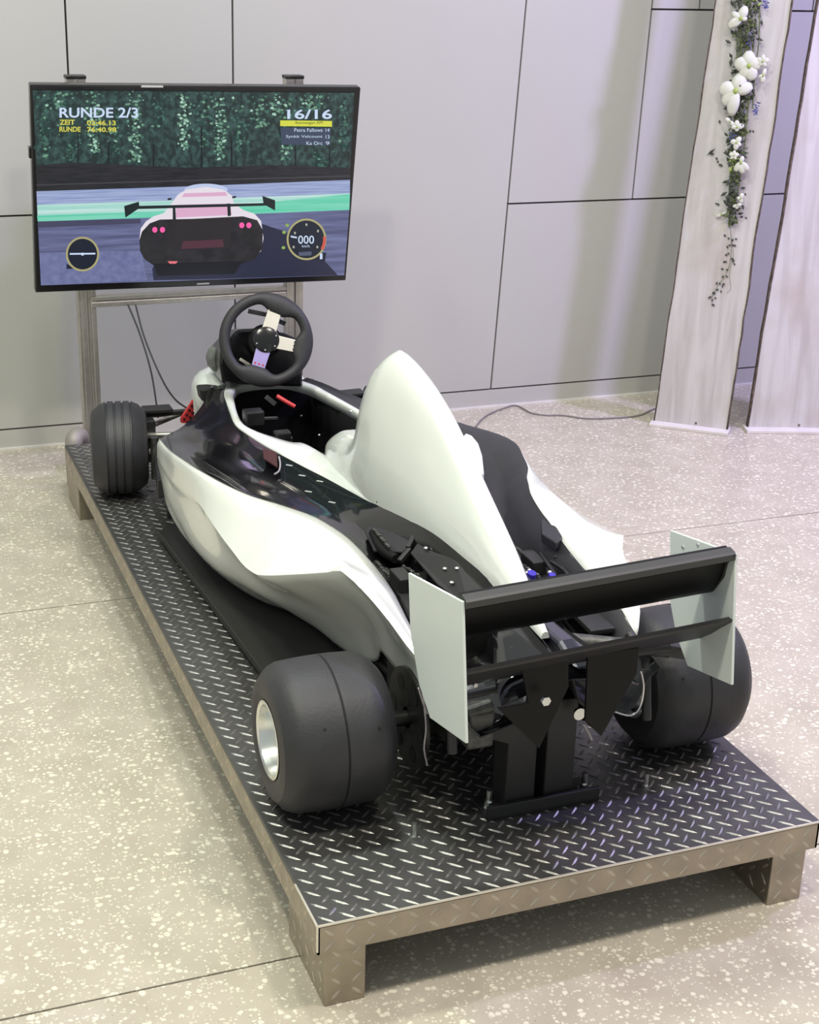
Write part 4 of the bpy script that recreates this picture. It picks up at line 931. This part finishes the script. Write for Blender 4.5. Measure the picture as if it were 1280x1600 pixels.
spoly('car_mirror', [(262, 310), (268, 309), (268, 312), (262, 313)], wg, 0.0044); spoly('car_mirror', [(363, 307), (369, 306), (369, 309), (363, 310)], wg, 0.0044)
# dials
dial = em('scr_dial', (0.010, 0.016, 0.035), 1); dring = em('scr_ring', (0.50, 0.46, 0.22), 1); wh = em('scr_text', (0.62, 0.74, 0.95), 1.15); ye = em('scr_yellow', (0.75, 0.72, 0.10), 1)
def ring_(cu, cv, ru, rv, w, m, h, a0=0, a1=2 * PI):
    n = 48; mb = MB(); rows = [[scr(cu + (ru - dw) * math.cos(a0 + (a1 - a0) * k / n), cv + (rv - dw) * math.sin(a0 + (a1 - a0) * k / n), h) for dw in (0, w)] for k in range(n + 1)]
    mb.grid(rows); mb.build('dial_ring', m, screen)
spoly('dial_face', [(104, 412), (104, 420), (118, 420)], dial, 0.0046)
spoly('dial_face', ell(129, 397, 24, 25), dial, 0.0048); ring_(129, 397, 26, 27, 3, dring, 0.0052)
spoly('dial_needle', [(109, 395.5), (149, 395), (149, 397.5), (109, 398)], wh, 0.0052); spoly('dial_needle', ell(129, 397, 2.4, 2.4, 12), wh, 0.0054)
spoly('dial_face', [(495, 395), (510, 395), (508, 408), (492, 405)], dial, 0.0046)
spoly('dial_face', ell(479, 374, 29, 31), dial, 0.0048); ring_(479, 374, 31, 32.5, 3, dring, 0.0052); ring_(479, 374, 30.5, 32, 4.5, em('scr_redline', (0.75, 0.12, 0.08), 1), 0.0054, -0.15, 0.55)
spoly('dial_needle', [(454, 368), (464, 370), (464, 372.5), (455, 371)], wh, 0.0052)
for (u, v) in ((461, 364), (479, 351), (497, 361), (459, 386), (496, 386)): spoly('dial_mark', ell(u, v, 1.6, 2.2, 10), em('scr_mark', (0.5, 0.5, 0.42), 1), 0.0052)
spoly('dial_bar', [(467, 394), (487, 393), (487, 399), (467, 400)], em('scr_bar', (0.10, 0.12, 0.20), 1), 0.0052)
for (u, v) in ((449, 352), (444, 363), (443, 387)): spoly('indicator_icon', ell(u, v, 3, 2.6, 10), em('scr_icon', (0.32, 0.50, 0.12), 1), 0.0052)
# text
def stext(txt, u, v, hpx, m, wpx=None, name='screen_text', bold=0.0):
    cu = bpy.data.curves.new('t', 'FONT'); cu.body = txt; cu.size = 1.0; cu.offset = bold; cu.resolution_u = 3
    o = bpy.data.objects.new('t', cu); COL.objects.link(o); bpy.context.view_layer.update()
    dg = bpy.context.evaluated_depsgraph_get(); me = bpy.data.meshes.new_from_object(o.evaluated_get(dg)); bpy.data.objects.remove(o)
    xs = [p.co.x for p in me.vertices]; zs = [p.co.y for p in me.vertices]
    x0, x1, y0, y1 = min(xs), max(xs), min(zs), max(zs)
    sc_ = hpx / (y1 - y0); sw_ = (wpx / (x1 - x0)) if wpx else sc_
    for p in me.vertices:
        uu = u + (p.co.x - x0) * sw_; vv = v - (p.co.y - y0) * sc_ + (uu - 300) * -0.0 
        q_ = scr(uu, vv, 0.0058); p.co = q_
    me.materials.append(m); me.name = name
    ob = bpy.data.objects.new(name, me); COL.objects.link(ob); ob.parent = screen; return ob
stext('RUNDE 2/3', 93, 184, 16, wh, 123, 'lap_text', 0.02)
stext('16/16', 449, 186, 15, wh, 70, 'position_text', 0.02)
stext('000', 466, 381, 13, wh, 25, 'speed_text', 0.01); stext('km/h', 472, 386.5, 4, wh, 12, 'speed_unit')
stext('1', 500, 405, 9, wh, 4, 'gear_text', 0.02)
stext('ZEIT', 93, 195, 8, ye, 24, 'time_text', 0.03); stext('02:46.13', 136, 196, 8, ye, 45, 'time_text', 0.03)
stext('RUNDE', 93, 206, 8, ye, 33, 'time_text', 0.03); stext('76:40.98', 136, 206.5, 8, ye, 46, 'time_text', 0.03)
spoly('standings_bar', [(438, 188), (519, 189), (519, 198), (438, 197)], em('scr_ybar', (0.80, 0.83, 0.08), 1), 0.0046)
spoly('standings_box', [(438, 199), (517, 200), (516, 227), (440, 226)], em('scr_box', (0.05, 0.075, 0.13), 1), 0.0046)
for (v, w) in ((195, 42), (206, 44), (216.5, 57), (226.5, 25)):
    mm = dk if v < 200 else wh
    o = stext({195: 'Rennwagen AM', 206: 'Petra Fallows', 216.5: 'Synkk Velcount', 226.5: 'Ka Orc'}[v], 504 - w, v, 5.5, mm, w, 'standings_text')
    if v > 200: stext({206: '14', 216.5: '13', 226.5: '9'}[v], 509, v, 5.5, wh, 6, 'standings_number')
p = scr(314, 443, 0.002); mb = MB(); mb.box(TC - TVv * (TH / 2 - 0.009) + TU * 0.02 + TN * 0.001, (0.038, 0.0008, 0.005), RT); mb.build('maker_badge', mat('badge_grey', (0.35, 0.35, 0.35), 0.4), tv)
mb = MB(); mb.box(TC + TVv * (TH / 2 - 0.002) - TU * 0.143 + TN * 0.0004, (0.062, 0.003, 0.005), RT); mb.build('top_highlight_strip', mat('top_highlight_grey', (0.5, 0.5, 0.48), 0.4), tv)  # highlight on the top bezel, painted as a pale strip
mb = MB(); mb.box(TC - TU * (TW / 2 + 0.002) + TVv * 0.11 - TN * 0.02, (0.008, 0.02, 0.03), RT); mb.build('side_button', tv_black, tv)

# power cables behind the kart
for i, (pts, lab) in enumerate(([[(200, 476, 2.56), (218, 520, 2.5), (236, 580, 2.4), (246, 642, 2.25), (247, 652, 2.2)], 'thin black cable hanging nearly straight from behind the television, left of the other'],
                   [[(212, 476, 2.56), (226, 528, 2.5), (252, 590, 2.4), (272, 622, 2.3), (292, 638, 2.2), (303, 646, 2.15)], 'thin black cable curving right from the television to the kart nose'])):
    mb = MB(); mb.tube(spline([at(u, v, 1, y) for u, v, y in pts], 8), 0.0028, 8)
    tag(mb.build('power_cable', cable_black, None, smooth=60), lab, 'cable')
mb = MB(); mb.tube(spline([Vector((at(u, v, 2, 0.004).x, at(u, v, 2, 0.004).y, 0.0042)) for u, v in ((740, 672), (758, 651), (790, 637), (808, 634), (830, 645), (855, 649), (880, 649), (917, 654), (961, 653), (999, 649), (1025, 638), (1060, 632), (1120, 628))], 6), 0.0028, 8)
tag(mb.build('floor_cable', mat('cable_grey', (0.20, 0.18, 0.18), 0.5), None, smooth=60), 'grey cable lying on the floor along the back wall towards the wooden boards', 'cable')

# ------------------------------------------------------------------ wooden boards
def plank(name, label, bl, br_, tl, tr, zt, seed, foot=True):
    root = empty(name, label, 'board'); random.seed(seed)
    n = 40; rowsF = []; bl = Vector((*bl, 0)); br_ = Vector((*br_, 0)); tl = Vector((*tl, zt)); tr = Vector((*tr, zt))
    d = (br_ - bl).normalized(); nb = Vector((d.y, -d.x, 0)); nb = nb if nb.y < 0 else -nb
    jl = 0; jr = 0
    L_, R_ = [], []
    for i in range(n + 1):
        t = i / n; z = 0.012 + (zt - 0.012) * t
        jl = jl * 0.7 + random.uniform(-0.0018, 0.0018); jr = jr * 0.7 + random.uniform(-0.0028, 0.0028)
        a = bl + (tl - bl) * t; b = br_ + (tr - br_) * t; a.z = b.z = z
        L_.append(a + d * jl); R_.append(b + d * jr)
    mb = MB(); th = 0.03
    rows = [[a, a + (b - a) * 0.33, a + (b - a) * 0.66, b, b - nb * th, a - nb * th] for a, b in zip(L_, R_)]
    mb.grid(rows, closed=True); mb.add(rows[0], [tuple(range(6))]); mb.add(rows[-1], [tuple(range(6))]); mb.build('plank', plank_mat, root, normals=True)
    for pts, s in ((L_, -1), (R_, 1)):
        rr_ = []
        for i, p in enumerate(pts):
            w = 0.0015 + 0.002 * random.random(); e = p + d * s * 0.0005
            rr_.append([e + nb * 0.0015 - d * s * 0.0015, e + d * s * w + nb * 0.0, e + d * s * w * 0.9 - nb * th * 0.7, e - nb * (th + 0.001) - d * s * 0.002])
        mb = MB(); mb.grid(rr_); mb.build('bark_edge', bark_mat, root, smooth=60, solid=0.002)
    mb = MB(); e0 = bl - d * 0.012; e1 = br_ + d * 0.012
    c = (e0 + e1) / 2 + nb * 0.006; ang = math.atan2(d.y, d.x)
    mb.box((c.x, c.y, 0.006), ((e1 - e0).length, 0.075, 0.012), Matrix.Rotation(ang, 3, 'Z')); mb.build('foot_plate', foot_mat, root, bevel=0.002)
    mb = MB(); p = (bl + br_) / 2 + d * 0.02 + nb * 0.001; mb.lathe([(0, 0.0001), (0, 0.004), (0.002, 0.004), (0.002, 0.0001)], (p.x, p.y, 0.022), nb, 8); mb.build('screw_head', bark_mat, root)
    return root, d, nb
TOPZ = 2.3
B1 = dict(bl=(2.150, 2.671), br=(2.350, 2.503))
def topx(u, y): p = at(u, 0, 1, y); return p
# lean each edge so it passes through the measured pixel at the frame's top
def lean(bxy, u, v, dirlean=0.09):
    p = at(u, v, 1, bxy[1] + dirlean * 1.47 / TOPZ * 1.0); k = (TOPZ) / p.z
    return (bxy[0] + (p.x - bxy[0]) * k, bxy[1] + (p.y - bxy[1]) * k)
r1, D1, N1 = plank('wooden_board', 'narrow whitewashed rough edged wooden board with a flower garland standing against the back wall', (2.150, 2.671), (2.350, 2.503), lean((2.150, 2.671), 1119, 0), lean((2.350, 2.503), 1238, 0), TOPZ, 11)
plank('wooden_board', 'whitewashed rough edged wooden board standing at the far right of the frame', (2.443, 2.508), (2.76, 2.40), lean((2.443, 2.508), 1278, 14), (3.0, 2.55), TOPZ, 23)

# ------------------------------------------------------------------ garland
gar = empty('flower_garland', 'hanging garland of white orchids, blue blossom and green sprigs on the narrow wooden board', 'garland')
stem_m = mat('stem_green', (0.10, 0.13, 0.04), 0.7, noise=(60, 0.4)); leaf_m = mat('leaf_dark', (0.045, 0.055, 0.035), 0.6, noise=(60, 0.5)); lime = mat('leaf_lime', (0.32, 0.42, 0.10), 0.6)
petal_m = mat('petal_white', (0.60, 0.61, 0.54), 0.6, noise=(30, 0.05)); blue_m = mat('petal_blue', (0.06, 0.07, 0.26), 0.6); greyp = mat('grey_leaf', (0.22, 0.22, 0.20), 0.7)
bl0 = Vector((2.150, 2.671, 0)); tl0 = Vector((*lean((2.150, 2.671), 1119, 0), TOPZ)); D1u = D1
PN = (D1.cross(tl0 - bl0)).normalized(); PN = PN if PN.y < 0 else -PN
def pl(u, v, h=0.01):
    d = RM @ Vector(((u - 640) / FPX, -(v - 800) / FPX, -1.0)); p0 = bl0 + PN * (0.002 + h)
    t = (p0 - CAM).dot(PN) / d.dot(PN); return CAM + d * t
PUP = PN.cross(D1); PUP = PUP if PUP.z > 0 else -PUP
random.seed(5)
mb = MB()
for k in range(9):
    o0 = random.uniform(-14, 14)
    pts = [pl(1166 + o0 + 6, -60, 0.02), pl(1166 + o0, 60, 0.02), pl(1160 + o0 * 0.8, 160, 0.02), pl(1152 + o0 * 0.7, 250, 0.016), pl(1144 + o0 * 0.4, 320, 0.012), pl(1141 + random.uniform(-3, 3), 355 - random.uniform(0, 20), 0.008)]
    mb.tube(spline(pts, 6), 0.0022, 5)
mb.tube(spline([pl(1188, -60, .02), pl(1186, 60, .02), pl(1180, 110, .018), pl(1176, 170, .015)], 6), 0.0022, 5)
mb.tube(spline([pl(u, v, .005) for u, v in ((1141, 350), (1143, 380), (1141, 410), (1133, 432), (1122, 446), (1112, 466))], 5), 0.0008, 5)
mb.tube(spline([pl(u, v, .005) for u, v in ((1143, 372), (1146, 400), (1140, 425), (1142, 450), (1136, 458))], 5), 0.0006, 5)
mb.build('stem', stem_m, gar, smooth=60)
def leafq(mb, p, dirv, L, w, nrm):
    side = dirv.cross(nrm).normalized()
    vs = [p, p + dirv * L * 0.5 + side * w / 2 + nrm * L * 0.08, p + dirv * L, p + dirv * L * 0.5 - side * w / 2 + nrm * L * 0.08, p + dirv * L * 0.5 + nrm * L * 0.16]
    mb.add(vs, [(0, 1, 4), (1, 2, 4), (2, 3, 4), (3, 0, 4)])
def foliage(name, m, n, L, spread, vr, off=0, h=(0.006, 0.035)):
    mb = MB()
    for _ in range(n):
        v = random.uniform(*vr); cen = 1168 - (v / 350) * 25 + off; w_ = spread * (1 - 0.72 * max(0, v) / 350)
        u = cen + random.gauss(0, w_ * 0.5)
        if abs(u - cen) > w_: u = cen
        p = pl(u, v, random.uniform(*h)); a = random.uniform(0, 2 * PI)
        dv = (D1 * math.cos(a) + PUP * (math.sin(a) - 0.5) + PN * random.uniform(-0.1, 0.5)).normalized()
        l = L * random.uniform(0.6, 1.3); leafq(mb, p, dv, l, l * 0.42, PN)
    o = mb.build(name, m, gar, normals=False); o['kind'] = 'stuff'
foliage('dark_leaves', leaf_m, 420, 0.026, 26, (-50, 345))
foliage('green_leaves', stem_m, 200, 0.022, 22, (-50, 350), h=(0.012, 0.03))
foliage('grey_leaves', greyp, 110, 0.02, 26, (-40, 260))
foliage('lime_leaves', lime, 26, 0.020, 10, (-40, 15), 12, (0.02, 0.035)); foliage('lime_leaves', lime, 26, 0.018, 10, (238, 262), -3, (0.02, 0.035))
foliage('blue_blossom', blue_m, 30, 0.010, 6, (50, 72), 8, (0.02, 0.035)); foliage('blue_blossom', blue_m, 30, 0.010, 6, (160, 180), 26, (0.02, 0.035)); foliage('blue_blossom', blue_m, 30, 0.010, 6, (205, 222), -8, (0.02, 0.035)); foliage('blue_blossom', blue_m, 30, 0.010, 6, (-6, 12), 28, (0.02, 0.035))
mb = MB()
for (u, v) in ((1135, 370), (1146, 372), (1136, 383), (1146, 382), (1138, 397), (1143, 402), (1135, 408), (1144, 410), (1132, 420), (1132, 430), (1122, 440), (1128, 444), (1124, 452), (1116, 455), (1111, 463), (1114, 466), (1112, 474), (1124, 187), (1122, 250), (1128, 256), (1114, 238), (1174, 202), (1162, 300), (1158, 322), (1162, 338), (1120, 318)):
    leafq(mb, pl(u, v, .006), (D1 * random.uniform(-1, 1) + PUP * random.uniform(-1, .3)).normalized(), 0.013, 0.008, PN)
    leafq(mb, pl(u + 2, v + 1, .006), (D1 * random.uniform(-1, 1) + PUP * random.uniform(-1, .3)).normalized(), 0.011, 0.007, PN)
leafq(mb, pl(1104, 243, .008), (D1 * 0.75 + PUP * 0.66).normalized(), 0.04, 0.009, PN)
mb.build('tip_leaf', leaf_m, gar, normals=False)
def petal(par, c, ang, L, w, cup=0.25, lift=0.0):
    d = (D1 * math.cos(ang) + PUP * math.sin(ang)); s_ = PN.cross(d)
    rows = []
    for i in range(7):
        t = i / 6; ww = w * math.sin(PI * min(1, 0.12 + 0.80 * t)) ** 0.7 * 0.5
        rows.append([c + d * L * t + s_ * ww * k + PN * (lift + L * cup * (t * (1 - t) * 1.6 - 0.35 * t * t) - 0.25 * ww * k * k) for k in (-1, -0.5, 0, 0.5, 1)])
    mb = MB(); mb.grid(rows); return mb.build('petal', petal_m, par, smooth=70, solid=0.0006)
def orchid(u, v, s, angs, h=0.046):
    s = s * 1.22; f_ = empty('orchid_flower', parent=gar); c = pl(u, v, h)
    for a, l, w in angs: petal(f_, c, math.radians(a), l * s, w * s)
    mb = MB(); mb.ball(c + PN * 0.004, 0.006 * s / 0.04, 5, (1, 1, 1.2)); mb.build('flower_centre', lime, f_, smooth=60)
five = [(90, 1, .7), (18, 1, .85), (162, 1, .85), (234, .9, .65), (306, .9, .65)]
orchid(1158, 29, 0.034, [(75, 1.0, .8), (150, .9, .5), (215, 1.2, .75), (0, .5, .4)])
orchid(1171, 103, 0.040, [(100, 1, .9), (170, 1.05, 1.0), (240, .9, .9), (290, 1.0, .9), (20, .9, .9)])
orchid(1150, 142, 0.046, [(75, 1.1, .9), (175, 1.05, 1.0), (20, 1.0, .8), (265, 1.5, .75), (230, 1.1, .8)])
orchid(1192, 96, 0.018, five); orchid(1193, 118, 0.019, [(80, 1, .6), (270, 1.1, .7), (200, .7, .5)])
orchid(1152, 199, 0.019, [(100, 1, .8), (20, 1, .8), (180, .9, .7), (270, .6, .6)]); orchid(1151, 223, 0.019, [(60, 1, .8), (170, .9, .8), (270, 1.1, .8), (330, .8, .7)]); orchid(1141, 190, 0.016, [(150, 1, .7), (320, 1, .7)])
orchid(1158, 254, 0.026, [(240, 1.1, .7), (285, 1.2, .8), (320, 1.2, .7), (80, .7, .5)]); orchid(1147, 243, 0.014, five)
orchid(1158, 310, 0.015, [(80, 1, .8), (180, .8, .7), (280, .9, .7)]); orchid(1152, 321, 0.013, [(200, 1, .7), (20, 1, .7), (270, .8, .7)])
orchid(1128, 335, 0.018, [(30, .8, .5), (205, 1.0, .5)], 0.012)
